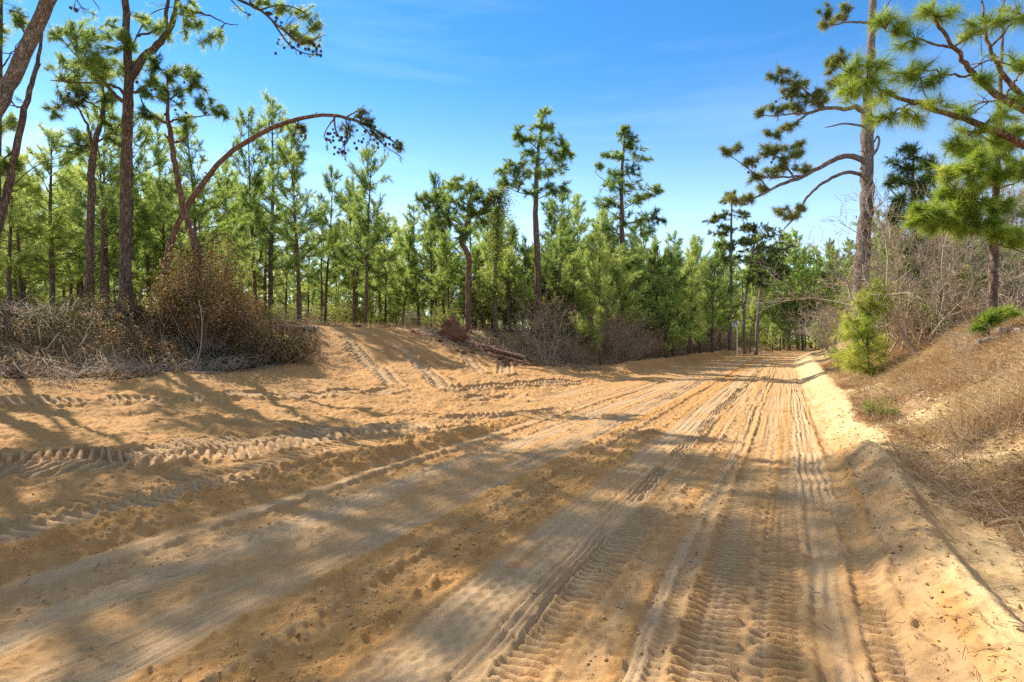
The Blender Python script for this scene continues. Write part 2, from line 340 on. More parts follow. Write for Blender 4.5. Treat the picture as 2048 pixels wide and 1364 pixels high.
def micro(s, t, x, y):
    """track relief and surface attributes; returns dz, loose, cream, soil"""
    w = t + .10 * (vnoise(s * .22, 0 * s, 41) - .5) + .03 * (vnoise(s * .9, 0 * s, 42) - .5)
    dz = np.zeros_like(s); lo = np.full_like(s, .55)
    fine = 1 - sst(s, 10, 17); fineL = (1 - sst(s, 30, 60)) * (1 + .8 * sst(s, 8, 18))
    n8 = fbm(x * 11, y * 11, 11, 4, .6); n25 = fbm(x * 21, y * 21, 12, 3, .65); n2 = fbm(x * 1.7, y * 1.7, 13, 4)
    patch = sst(fbm(s * .9, t * 1.5, 15, 2), .40, .52)
    rough = np.full_like(s, .6)
    w0 = w
    for q_, (a, b, kind, p, sl, d, l) in enumerate(STRIPS):
        w = w0 + .09 * (vnoise(s * .35, 0 * s + q_ * 3.7, 140 + q_) - .5) + .035 * (vnoise(s * 2.2, 0 * s, 170 + q_) - .5) + .02 * (n8 - .5)
        e = .045; m = sst(w, a - e * .4, a + e * .6) * (1 - sst(w, b - e * .6, b + e * .4)); tc = (a + b) / 2; v = (w - tc) / (b - a) * 2
        wear = sst(fbm(s * 1.3, w * 2.5 + q_ * 5, 200 + q_, 3), .34, .55)
        if kind in ('lug', 'patchlug', 'grouser'):
            ph = .2 * (vnoise(s * 4, w * 3, 23) - .5)
            if kind == 'grouser':
                u = pulse((s + sl * (w - tc)) / p + ph, 2.2, -.12); gap = np.exp(-((w - tc - .03) / .035) ** 2); u = u * (1 - gap) + 1.1 * gap * pulse(s / .28 + ph, 1.8)
            else: u = pulse((s + sl * np.abs(w - tc) * (1 if kind == 'lug' else 2)) / p + ph, 2.4, -.1)
            k = patch * wear if kind == 'patchlug' else .55 + .45 * wear
            rim = np.exp(-((np.abs(w - tc) - (b - a) / 2 - .03) / .035) ** 2)
            dz += m * (-.03 + fine * k * d * u * (.8 + .4 * n8) + (1 - k) * .03 * (n8 - .45)) + fine * rim * .035 * np.clip(n8 - .3, 0, 1) * 1.6; rough = np.where(m > .5, .35 + .6 * (1 - k), rough)
        elif kind == 'ridge':
            m = m * (1 - .8 * sst(s, 8, 12))
            dz += m * d * np.clip(1 - ((w - tc + .05) / .3) ** 2, 0, 1) * (.5 + 1.1 * n2) * (.75 + .5 * n8); rough = np.where(m > .5, 1.6, rough)
        elif kind == 'rough': dz += m * d * (n8 - .38) * (.6 + .8 * wear); rough = np.where(m > .5, 1.1, rough)
        elif kind == 'smooth': m = m * (1 - sst(s, 7.0, 9.0)) * (.35 + .65 * wear); dz += m * .012; rough = np.where(m > .5, .12, rough)
        elif kind == 'lines':
            dz += m * (-.012 + fineL * d * (np.sin(2 * np.pi * (w + .02 * vnoise(s * 1.5, 0 * s, 31)) / p) * (.1 + 1.6 * vnoise(w * 14, s * .4, 33) * wear))); rough = np.where(m > .5, .22 + .4 * (1 - wear), rough)
        elif kind == 'tread':
            zz = np.abs(((s / .13 + .3 * n8) % 1) - .5) * .5
            dz += m * (-.012 + fine * d * wear * np.sin(2 * np.pi * (w / p * .5 + zz * 1.6)) + .02 * (1 - wear) * (n8 - .5)); rough = np.where(m > .5, .3 + .4 * (1 - wear), rough)
        lo = lo * (1 - m) + m * (l + .4 * (1 - wear) * (1 - l))
    w = w0
    streak = vnoise(w * 38, s * .55, 231) - .5; streak2 = vnoise(w * 11, s * .3, 233) - .5
    dz += .014 * streak * fineL * (rough < .9) + .014 * streak2 * (1 + sst(s, 8, 18))
    lo = lo + .6 * streak2 + .35 * streak
    tw = t + .55 * (fbm(s * .9, t * .6, 251, 3) - .5)
    road = sst(t, -6.6, -6.2) * (1 - sst(t, .9, 1.05))
    dz *= road; lo = lo * road + (1 - road) * .8; rough = rough * road + (1 - road) * 1.0
    left = 1 - sst(t, -6.7, -6.2)
    # crawler tracks over the cleared ground
    for (pl, wd, p, d, kind) in TRACKS:
        x0, y0 = pl.min(0) - 1.2; x1, y1 = pl.max(0) + 1.2
        idx = np.nonzero((x > x0) & (x < x1) & (y > y0) & (y < y1))[0]
        if not len(idx): continue
        X, Yv = x[idx], y[idx]; best = np.full(len(idx), 9.0); U = np.zeros(len(idx)); Vv = np.zeros(len(idx)); acc = 0.0
        for a, b in zip(pl[:-1], pl[1:]):
            dv = b - a; L = math.hypot(*dv); tx, ty = dv / L
            al = np.clip((X - a[0]) * tx + (Yv - a[1]) * ty, 0, L); ex = X - a[0] - al * tx; ey = Yv - a[1] - al * ty; ds = np.hypot(ex, ey)
            k = ds < best; best[k] = ds[k]; U[k] = (acc + al)[k]; Vv[k] = (-(X - a[0]) * ty + (Yv - a[1]) * tx)[k]; acc += L
        m = 1 - sst(best, wd / 2 - .03, wd / 2 + .04); rim = np.exp(-((best - wd / 2 - .08) / .07) ** 2)
        m = m * sst(U, 0, .3) * (1 - sst(U, acc - .3, acc))
        ph = .10 * (vnoise(U * 3, Vv * 2, 51) - .5)
        if kind == 'double':
            u = np.where(Vv > .05, pulse((U + .25 * Vv) / p + ph, 3.0, -.1), pulse((U - .35 * Vv) / (p * 1.25) + ph + .3, 3.0, -.15)) * (1 - .8 * np.exp(-((Vv - .05) / .04) ** 2))
        elif kind == 'side': u = pulse(U / p + ph, 2.2, -.1) * np.exp(-((np.abs(Vv) - wd * .28) / (wd * .12)) ** 2)
        else: u = pulse((U + .3 * np.abs(Vv)) / p + ph, 2.2, -.1)
        dz[idx] = dz[idx] * (1 - m) + m * (-.05 + d * u) + .05 * rim * (.5 + n8[idx])
        lo[idx] = lo[idx] * (1 - m) + m * .22; rough[idx] = rough[idx] * (1 - m) + m * .12
    dz += left * (.22 * (n2 - .5) + .04 * (n8 - .5)) + .03 * (n2 - .5)
    dz += rough * (.024 * (n8 - .5) + .022 * (n25 - .5) + .05 * np.clip(n8 - .56, 0, 1))
    # blade marks down the far berm
    q = sst(s, 26, 31) * np.exp(-((t + 6.85) / .35) ** 2)
    dz += q * .05 * np.sin(2 * np.pi * (s + 1.5 * t) / .9 + 3 * vnoise(s * .8, 0 * s, 61))
    ed = edge_(s)
    cream = (sst(tw, .75, 1.1) * (1 - .6 * sst(s, 40, 70)) + (sst(s, 8.0, 11) * sst(tw, .4, .85))) * (.55 + .75 * sst(n2, .3, .6))
    cream = np.clip(cream, 0, 1); lo = lo * (1 - .35 * sst(s, 60, 90)) + .3 * sst(s, 30, 60)
    toe = toe_(s)
    soil = np.clip(sst((toe + .8 - t) / 1.6) * (.55 + .5 * (s > 28)) + .35 * left * sst(n2, .5, .7), 0, 1)
    soil = np.clip(soil + sst(t, .8, 1.2) * sst(n8, .60, .75) * .55, 0, 1)
    soil *= (1 - .5 * sst(s, 14, 17) * (1 - sst(s, 26, 29)))
    return dz, lo, cream, soil

def axis(segs):
    out = [segs[0][0]]
    for (a, b, d0, d1) in segs:
        n = max(2, int(2 * (b - a) / (abs(d0) + abs(d1)))); d = np.linspace(d0, d1, n); d *= (b - a) / d.sum(); out += list(out[-1] + np.cumsum(d))
    return np.array(out)
gs = axis([(-60, -3, 6, .5), (-3, 1.2, .3, .03), (1.2, 4, .011, .0125), (4, 7, .0125, .017), (7, 13, .017, .034), (13, 30, .034, .07), (30, 80, .08, .7), (80, 200, .8, 6), (200, 700, 10, 60)])
gt = axis([(-420, -60, 50, 6), (-60, -21, 4, .5), (-21, -20.9, .07, .07), (-20.9, -9, .055, .026), (-9, -6, .024, .018), (-6, -3, .0175, .015), (-3, 1.3, .014, .014), (1.3, 6, .025, .12), (6, 30, .2, 2), (30, 420, 4, 50)])
GS, GT = np.meshgrid(gs, gt, indexing='ij')
gx, gy = st2xy(GS, GT); gz = H(GS, GT)
dzv, lov, crv, sov = [a.reshape(GS.shape) for a in micro(GS.ravel(), GT.ravel(), gx.ravel(), gy.ravel())]
wig = 1.5 * (fbm(GS * 1.1, GT * 1.1, 71, 5, .6) - .5)
ramp_zone = sst(GS, 14.8, 16.8) * (1 - sst(GS, 25.5, 28))
left_lim = toe_(GS) - .3 - ramp_zone * (bw_(GS) + .8)
sand = (GT > left_lim + wig) & (GT < edge_(GS) + .7 * wig) & (GS > -30) & (GS < 180)
gz = gz + dzv * sst(GT, left_lim - 1.6, left_lim - .6) * (1 - sst(GT, edge_(GS) + .6, edge_(GS) + 1.4))
ns, ntt = GS.shape
ii, jj = np.meshgrid(np.arange(ns - 1), np.arange(ntt - 1), indexing='ij'); q00 = (ii * ntt + jj).ravel()
quads = np.stack([q00, q00 + ntt, q00 + ntt + 1, q00 + 1], -1)[:, ::-1]
fs = sand[:-1, :-1].ravel()
def sub_mesh(name, mask, mat, extra):
    f = quads[mask]; used = np.unique(f); remap = np.full(ns * ntt, -1); remap[used] = np.arange(len(used))
    g = Geo(); V = np.stack([gx.ravel(), gy.ravel(), gz.ravel()], -1)[used]; g.add(V, remap[f])
    m = g.mesh(name, [mat])
    for n_, a in extra.items():
        at = m.attributes.new(n_, 'FLOAT', 'POINT'); at.data.foreach_set('value', a.ravel()[used].astype(np.float32))
    return link(name, m)
gcream = sst(GT, edge_(GS) + 2.6, edge_(GS) + .2) if False else (1 - sst(GT, edge_(GS) + .3, edge_(GS) + 2.6)) * (GT > 0)
tag(sub_mesh("dirt_road", fs, M_SAND, {'loose': lov, 'cream': crv, 'soil': sov}), "graded orange sand road with crawler tracks and a cleared sandy verge", "road", kind='structure')
tag(sub_mesh("ground", ~fs, M_GROUND, {'cream': gcream}), "forest floor of brown pine straw and sandy bank beside the road", "ground", kind='structure')

# ------------------------------------------------------------------ loose sand clods and twig litter on the road
def ico():
    p = (1 + 5**.5) / 2
    v = np.array([(-1, p, 0), (1, p, 0), (-1, -p, 0), (1, -p, 0), (0, -1, p), (0, 1, p), (0, -1, -p), (0, 1, -p), (p, 0, -1), (p, 0, 1), (-p, 0, -1), (-p, 0, 1)], float)
    f = np.array([(0, 11, 5), (0, 5, 1), (0, 1, 7), (0, 7, 10), (0, 10, 11), (1, 5, 9), (5, 11, 4), (11, 10, 2), (10, 7, 6), (7, 1, 8), (3, 9, 4), (3, 4, 2), (3, 2, 6), (3, 6, 8), (3, 8, 9), (4, 9, 5), (2, 4, 11), (6, 2, 10), (8, 6, 7), (9, 8, 1)])
    return unit(v), f
ICV, ICF = ico()
def Zroad(s, t):
    i = np.clip(np.searchsorted(gs, s), 0, ns - 1); j = np.clip(np.searchsorted(gt, t), 0, ntt - 1); return gz[i, j]
def clods():
    g = Geo(); bands = [(-2.65, -1.95, 2600), (-5.1, -4.6, 1800), (-5.6, -5.1, 600), (-.95, -.55, 900), (-4.3, -3.95, 600), (.6, 1.05, 900), (-6.5, -6.1, 500), (-14, -6.5, 2600)]
    for a, b, n in bands:
        s = 1.3 + 14 * rng.random(n) ** 1.8; t = a + (b - a) * rng.random(n); x, y = st2xy(s, t); z = Zroad(s, t)
        r = (.003 + .009 * rng.random(n) ** 3) * (1 + .05 * s)
        for i in range(n):
            v = ICV * (r[i] * (.6 + .8 * rng.random((12, 1)))) * np.array([1, 1, .7]); g.add(v + [x[i], y[i], z[i] + r[i] * .2], ICF, .5, 0, False)
    tag(link("dirt_clods", g.mesh("dirt_clods", [M_CLOD])), "small crumbled clods of orange sand strewn over the road", "dirt clods", kind='stuff')
clods()
def twig_litter():
    g = Geo(); n = 700
    for i in range(n):
        if i < 520: s = 2 + 24 * rng.random() ** 1.3; t = float(edge_(s)) - .15 + rng.normal(0, .35)
        elif i < 600: s = 3 + 14 * rng.random(); t = rng.uniform(-4, 1)
        else: s = rng.uniform(6, 26); t = rng.uniform(-15, -7)
        a = rng.uniform(0, 6.28); L = .04 + .3 * rng.random() ** 2.2; pts = []
        x0, y0 = st2xy(s, t)
        for k in range(4):
            x = x0 + math.cos(a) * L * k / 3; y = y0 + math.sin(a) * L * k / 3; a += rng.normal(0, .2)
            ss, tt = xy2st(x, y); pts.append((x, y, Zroad(ss, tt) + .008 + .012 * rng.random()))
        tube(g, pts, np.linspace(.0036, .0016, 4), 4, .5, 0)
    pos = []
    for i in range(900):
        s = 2 + 22 * rng.random() ** 1.3; t = float(edge_(s)) - .05 + rng.normal(0, .4); x, y = st2xy(s, t); pos.append((x, y, Zroad(s, t) + .012))
    leaves(g, pos, .02, 1, flat=.6)
    for (n, sa, sb, ta, tb) in ((2600, 1.5, 16, -4.5, 1.0), (1800, 3, 22, -14, -6.5), (2200, 1.5, 20, .7, 1.9)):
        s = sa + (sb - sa) * rng.random(n) ** 1.5; t = rng.uniform(ta, tb, n); ok = fbm(s * .8, t * .8, 301, 3) > .47; s, t = s[ok], t[ok]; x, y = st2xy(s, t); n = len(s); a = rng.uniform(0, 6.28, n); L = rng.uniform(.04, .13, n)
        x2, y2 = x + np.cos(a) * L, y + np.sin(a) * L; s2, t2 = xy2st(x2, y2); z1, z2 = Zroad(s, t) + .006, Zroad(s2, t2) + .007; px_, py_ = -np.sin(a) * .0016, np.cos(a) * .0016
        V = np.stack([np.stack([x - px_, y - py_, z1], -1), np.stack([x + px_, y + py_, z1], -1), np.stack([x2 + px_, y2 + py_, z2], -1), np.stack([x2 - px_, y2 - py_, z2], -1)], 1).reshape(-1, 3); g.add(V, np.arange(4 * n).reshape(-1, 4), np.repeat(.45 * rng.random(n), 4), 1, False)
    tag(link("twig_litter", g.mesh("twig_litter", [M_TWIG, M_DRYLEAF])), "thin dark twigs and dead leaves scattered on the sand", "twigs", kind='stuff')
twig_litter()

# ------------------------------------------------------------------ trees
def shoots(gc, attach, c, r, n2, n3, L, w, nd, tint=.45, up=.25, spread=.5, r2=.016, tw=None, twmat=0):
    """a foliage clump: side limbs from attach into the clump, twigs off them, needle tufts on the twigs"""
    attach = np.asarray(attach); c = np.asarray(c); r = np.asarray(r) * np.ones(3); mr = float(np.mean(r)); tw = tw or np.clip(.45 * mr, .14, .55)
    tp, td = [], []
    for i in range(n2):
        tgt = c + r * rsphere(1)[0] * .85; ln = np.linalg.norm(tgt - attach) + 1e-6
        mid = attach * .45 + tgt * .55 + rng.normal(size=3) * .09 * ln + np.array([0, 0, up * .2 * ln])
        path = spline([attach, mid, tgt], 6); tube(gc, path, np.linspace(r2, r2 * .3, 6), 4, .4, twmat)
        for j in range(n3):
            f = rng.uniform(.5, 1.0) if ln > mr else rng.uniform(.25, 1); k = f * 5; a = int(min(k, 4)); st = path[a] + (path[a + 1] - path[a]) * (k - a)
            d = unit(rng.normal(size=3) * .75 + unit(st - c) * .4 + unit(tgt - attach) * .5 + np.array([0, 0, up]))
            e = st + d * tw * rng.uniform(.5, 1.2); tube(gc, np.stack([st, e]), np.array([r2 * .35, r2 * .2]), 3, .4, twmat)
            tp.append(e); td.append(d)
            if rng.random() < .6: tp.append((st + e) / 2); td.append(unit(d + rng.normal(size=3) * .3))
        tp.append(tgt); td.append(unit(tgt - mid))
    tint = tint + rng.normal(0, .12)
    needles(gc, tp, td, nd, L, w, spread, 1, tint)

def make_cone():
    g = Geo(); n = 7; pts = np.stack([np.zeros(n), np.zeros(n), np.linspace(.04, -.055, n)], -1)
    tube(g, pts, np.array([.006, .026, .033, .032, .026, .017, .004]), 7, .5, 0, .5)
    for k in range(26):
        z = .03 - .075 * (k / 26); a = k * 2.4; rr = .034 * math.sin(math.pi * min(1, max(.12, (z + .06) / .105))) + .006
        c = np.array([math.cos(a) * rr, math.sin(a) * rr, z]); o = np.array([math.cos(a), math.sin(a), -.4]) * .012; sd = np.array([-math.sin(a), math.cos(a), 0]) * .011
        g.add([c - sd, c + sd, c + o, c - np.array([0, 0, .01])], [(0, 1, 2), (0, 2, 3), (1, 3, 2)], .5, 0, False)
    return g.mesh("pine_cone", [M_CONE])
CONE = make_cone()

def px_path(pts, Y): return np.array([P(a, b, Y if len(q) == 0 else q[0]) for a, b, *q in pts])
def pine(name, label, Y, trunk, widths, limbs=(), blobs=(), bark=None, needle=None, L=.22, w=.011, nd=24, dens=1.9, cones=(), extra_twigs=(), group=None, tint=.45, spread=.5, dead=(), cat="pine tree", jit=.06):
    """a pine drawn limb by limb: trunk and limbs as (px, py[, Y]) at their own distance Y; blobs (px, py, rx, ry, limb, dY)"""
    bark = bark or M_BARK; needle = needle or M_NEEDLE; k = Y / FPX
    tp = px_path(trunk, Y); b = np.array([tp[0][0], tp[0][1], 0.0]); b[2] = float(Hxy(b[0], b[1])); tp[0] = b - [0, 0, .15]
    gt_, gc = Geo(), Geo()
    m = max(14, 5 * len(tp)); T = spline(tp, m); wd = np.interp(np.linspace(0, 1, m), np.linspace(0, 1, len(widths)), widths) * k / 2 / math.hypot(1, (trunk[len(trunk) // 2][0] - CX) / FPX)
    wd[0] *= 1.25
    T[2:] += rng.normal(size=(m - 2, 3)) * (wd[2:, None] * .10)
    tube(gt_, T, wd, 14, .5, 0, .14)
    LP = [T]
    for pts, w0, w1 in limbs:
        q = px_path(pts, Y); mm = max(8, 4 * len(q)); C = spline(q, mm); C[1:] += rng.normal(size=(mm - 1, 3)) * .012
        tube(gt_, C, np.linspace(w0, w1, mm) * k / 2 * .9, 8, .5, 0, .15); LP.append(C)
    for pts, w0, w1 in dead:
        q = px_path(pts, Y); C = spline(q, 4 * len(q)); tube(gt_, C, np.linspace(w0, w1, len(C)) * k / 2, 5, .5, 0, .1)
    for bl in blobs:
        px, py, rx, ry = bl[:4]; li = bl[4] if len(bl) > 4 else None; dy = bl[5] if len(bl) > 5 else rng.normal(0, .5) * rx * k
        yy = Y + dy; c = P(px, py, yy); r = np.array([rx * k, .8 * rx * k, ry * k])
        A = np.concatenate(LP) if li is None else LP[li]
        cand = A if li is not None else A
        dd = np.linalg.norm(cand - c, axis=1) + .6 * np.maximum(0, cand[:, 2] - c[2]); at = cand[np.argmin(dd)]
        vol = max(1, (rx * ry) / 900.0 * dens)
        n2 = int(np.clip(3 + 2.6 * vol, 3, 11)); n3 = int(np.clip(4 + 2.5 * vol ** .5, 4, 9))
        shoots(gc, at, c, r, n2, n3, L, w, nd, tint, .25, spread, max(.010, .016 * mr_(r)))
    for pts, w0, w1, nt_, tl in extra_twigs:      # drooping or bare twigs off a limb: side shoots all along
        q = px_path(pts, Y); C = spline(q, 14); tube(gc, C, np.linspace(w0, w1, 14) * k / 2, 4, .4, 0)
        tips, dirs = [], []
        for i in range(nt_):
            a = C[rng.integers(3, 14)]; d = unit(rng.normal(size=3) + np.array([0, 0, -.2])); e = a + d * tl * rng.uniform(.4, 1); md = (a + e) / 2 + rng.normal(size=3) * .05
            tube(gc, spline([a, md, e], 5), np.linspace(.008, .003, 5), 3, .4, 0); tips.append(e); dirs.append(d)
        needles(gc, tips[: int(len(tips) * .55)], dirs[: int(len(tips) * .55)], nd, L * .9, w, spread, 1, tint)
        LP.append(C)
    o = link(name, None, None, tuple(b)); o.empty_display_size = .3; tag(o, label, cat, group)
    link("trunk", gt_.mesh("trunk", [bark]), o)
    o.children[0].data.transform(__import__('mathutils').Matrix.Translation(-Vector(b)))
    if gc.n:
        c = link("crown", gc.mesh("crown", [bark, needle], b), o)
    for (px, py, n, rx, ry) in cones:
        for i in range(n):
            q = P(px + rng.uniform(-rx, rx), py + rng.uniform(-ry, ry), Y + rng.normal(0, .12))
            c = link("pine_cone", CONE, o, tuple(q - b)); c.rotation_euler = (rng.uniform(-.5, .5), rng.uniform(-.5, .5), rng.uniform(0, 6)); sc = rng.uniform(.9, 1.4); c.scale = (sc,) * 3
    return o
def mr_(r): return float(np.mean(r))

# --- the tall pines at the left, on the bank behind the brush
pine("pine_tree", "tall straight dark pine with a forked limb, thickest upright trunk behind the left brush", 18.5,
     [(254, 640), (252, 560), (250, 450), (253, 300), (257, 190), (255, 110), (250, 0), (248, -160), (250, -420)], [30, 26, 24, 23, 22, 18, 15, 12, 4],
     limbs=[([(258, 165), (285, 118), (322, 82), (345, 45), (357, -10), (366, -90), (372, -230)], 19, 5), ([(336, 60), (331, 30), (338, -20), (330, -90)], 11, 4),
            ([(250, 205), (222, 182), (190, 150), (150, 110), (112, 62)], 9, 2), ([(252, 190), (222, 170), (160, 165), (100, 160)], 7, 2),
            ([(268, 185), (300, 170), (345, 178)], 7, 2), ([(272, 72), (300, 65), (330, 52)], 5, 4), ([(362, 22), (400, 25), (450, 46), (478, 50)], 5, 1.5),
            ([(362, -50), (420, -30), (480, 0), (525, 25), (560, 55), (600, 90)], 9, 3)],
     blobs=[(150, 70, 48, 30, 3), (200, 52, 45, 28, 3), (185, 100, 50, 32, 3), (235, 90, 40, 34), (150, 140, 55, 28, 4), (200, 150, 45, 30, 4), (240, 145, 34, 30), (110, 70, 22, 22, 3), (280, 130, 26, 22),
            (300, 150, 24, 26, 5), (320, 60, 34, 26), (385, 60, 34, 24, 7), (420, 90, 34, 20, 7), (375, 20, 30, 20, 7), (290, 40, 26, 20),
            (250, -120, 120, 60), (180, -200, 110, 70), (330, -180, 100, 70, 1), (250, -300, 130, 80), (400, -120, 80, 40, 8), (420, -230, 90, 60), (120, -110, 80, 50), (330, -380, 110, 60),
            (400, -170, 90, 50, 8), (470, -110, 80, 40, 8), (520, -220, 90, 50), (340, -100, 80, 40, 8), (460, -300, 100, 60), (150, -330, 110, 60), (60, -250, 100, 60), (560, -140, 60, 40, 8), (600, 60, 26, 22, 8, .2), (632, 78, 24, 20, 8, .2), (565, 18, 26, 18, 8, .2), (610, 20, 24, 18, 8, .2), (640, 45, 16, 16, 8, .2), (520, 5, 26, 14, 8, .2)],
     extra_twigs=[([(560, 50), (580, 70), (610, 85), (650, 70)], 4, 1.5, 14, .34), ([(520, 20), (560, 10), (600, 20), (625, 45)], 4, 1.5, 14, .34), ([(545, 42), (575, 85), (605, 105), (640, 110)], 4, 1.5, 12, .28), ([(440, -25), (480, 18), (500, 30)], 3, 1, 8, .3), ([(260, 100), (300, 30), (360, 10)], 4, 1.5, 8, .4)],
     cones=[(580, 85, 12, 30, 22), (625, 95, 12, 25, 16), (555, 30, 6, 25, 20), (490, 20, 4, 20, 14), (300, 175, 6, 30, 12), (155, 185, 5, 25, 8)], tint=.40)
pine("pine_tree", "slightly leaning slim dark pine left of the thickest trunk, its crown bent right", 20,
     [(173, 650), (178, 580), (181, 450), (184, 340), (190, 285), (204, 235), (206, 190), (200, 120)], [21, 19, 17, 16, 13, 11, 9, 4],
     limbs=[([(186, 300), (174, 250), (155, 215), (130, 180)], 7, 2), ([(188, 290), (215, 270), (240, 250)], 5, 2), ([(205, 225), (180, 205), (140, 205), (95, 220)], 5, 2)],
     blobs=[(130, 210, 42, 24, 3), (105, 225, 22, 20, 3), (170, 190, 36, 26), (205, 185, 36, 34), (215, 245, 32, 26, 2), (195, 140, 40, 26), (150, 280, 38, 24), (130, 300, 30, 20), (232, 280, 22, 24, 2), (160, 165, 40, 24, 1)], tint=.5)
pine("arching_pine", "pine with a thin trunk arching right and hanging cone-laden tip", 18.5,
     [(322, 640), (338, 500), (366, 428), (398, 378), (440, 325), (490, 285), (550, 253), (610, 235), (660, 230), (708, 240), (742, 255), (775, 275), (800, 293)], [14.5, 13, 11.5, 11, 10.5, 10, 9.5, 8.5, 7, 6, 5, 4, 2.5],
     limbs=[([(600, 236), (596, 250), (604, 262)], 4, 2), ([(690, 236), (712, 222), (728, 212)], 4, 1.5)],
     extra_twigs=[([(668, 232), (672, 262), (688, 290), (690, 320)], 4, 1.2, 9, .3), ([(690, 236), (700, 270), (682, 300)], 3, 1, 10, .28), ([(715, 243), (740, 270), (735, 290)], 3, 1, 10, .28), ([(735, 250), (768, 290), (800, 312)], 3, 1.2, 14, .28), ([(705, 238), (728, 222), (740, 232)], 3, 1, 10, .25), ([(672, 232), (650, 265), (655, 290)], 3, 1, 8, .25), ([(596, 250), (590, 262), (610, 275)], 2, 1, 8, .25)],
     dead=[([(470, 302), (466, 292), (468, 284)], 4, 2), ([(540, 258), (538, 246), (545, 238)], 4, 1.5), ([(628, 233), (634, 224)], 3, 1.5), ([(588, 242), (600, 256)], 3, 1.5), ([(420, 350), (408, 345)], 4, 2)],
     blobs=[(725, 228, 18, 12), (755, 268, 24, 14), (798, 298, 18, 12), (735, 250, 22, 14), (690, 262, 16, 14), (600, 255, 14, 9)],
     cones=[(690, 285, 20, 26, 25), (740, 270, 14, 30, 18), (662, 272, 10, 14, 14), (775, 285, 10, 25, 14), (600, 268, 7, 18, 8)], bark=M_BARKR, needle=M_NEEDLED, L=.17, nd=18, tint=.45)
pine("pine_tree", "thin crooked reddish pine crossing in front of the arching trunk", 18,
     [(402, 650), (392, 500), (378, 455), (364, 400), (350, 330), (340, 262), (336, 240), (335, 190), (334, 155)], [20, 17, 15, 13, 12, 11, 9, 6, 3],
     limbs=[([(337, 245), (365, 236), (400, 232), (450, 228)], 5, 1.5), ([(338, 250), (312, 234), (290, 215), (278, 185)], 7, 2), ([(335, 200), (370, 180), (400, 165)], 4, 1.5), ([(278, 185), (300, 160), (320, 140)], 3, 1)],
     dead=[([(345, 285), (362, 282), (374, 270), (366, 250)], 6, 2), ([(348, 300), (335, 275), (328, 268)], 5, 3)],
     blobs=[(350, 190, 40, 26), (390, 170, 36, 30, 3), (420, 215, 36, 20, 1), (310, 190, 30, 22, 2), (320, 130, 36, 22, 4), (370, 250, 30, 18, 1), (360, 150, 34, 22), (440, 230, 22, 14, 1), (295, 230, 20, 18, 2)],
     cones=[(350, 220, 6, 25, 14), (385, 160, 8, 20, 15)], bark=M_BARKR, tint=.42)
pine("pine_tree", "thick rough trunk leaning steeply right at the upper left corner", 14,
     [(-220, 660), (-160, 540), (-75, 375), (0, 205), (52, 100), (102, -10), (150, -130), (190, -330)], [44, 40, 38, 35, 33, 31, 26, 8],
     limbs=[([(0, 210), (-40, 100), (-80, 0)], 12, 3), ([(150, -120), (260, -160), (340, -190)], 12, 3), ([(165, -180), (60, -220), (-20, -260)], 12, 3), ([(130, -60), (170, -20), (200, 20)], 4, 1.5)],
     blobs=[(190, -150, 110, 50), (280, -200, 120, 60, 2), (350, -170, 90, 50, 2), (60, -200, 110, 60, 3), (-40, -240, 120, 60, 3), (190, -330, 130, 80), (-80, -20, 90, 50, 1), (-120, 60, 70, 50, 1)],
     extra_twigs=[([(20, 20), (40, 28), (60, 35)], 3, 1, 6, .25), ([(15, 190), (35, 215), (58, 200)], 4, 2, 2, .2), ([(140, -30), (160, 10), (178, 20)], 3, 1, 6, .3)],
     cones=[(150, 14, 2, 10, 6)], bark=M_BARKG, tint=.42)
pine("pine_tree", "thin bare crooked stem leaning beside the thick corner trunk", 14.8,
     [(-75, 660), (-35, 560), (0, 440), (22, 345), (44, 240), (60, 180), (76, 120), (84, 66)], [22, 20, 19, 17, 15, 12, 9, 6],
     dead=[([(50, 215), (20, 210), (12, 200)], 3, 1.5), ([(66, 160), (80, 130), (82, 128)], 3, 1.5), ([(30, 300), (-10, 330), (-40, 335)], 4, 1), ([(8, 390), (60, 340), (120, 310)], 3, 1)],
     blobs=[(-40, 330, 36, 22), (20, 330, 22, 14)], bark=M_BARK, tint=.5)
pine("pine_tree", "slender upright pine cut by the left edge of the photo", 16,
     [(-12, 650), (-8, 500), (-3, 300), (0, 120), (2, -40), (4, -250)], [18, 16, 13, 11, 9, 3],
     limbs=[([(-2, 150), (20, 110), (50, 70)], 4, 1)],
     blobs=[(-20, 60, 40, 30), (10, -60, 60, 40), (0, -160, 70, 40), (25, 30, 30, 16, 1), (-30, 250, 40, 30), (30, 240, 26, 16)], tint=.5)

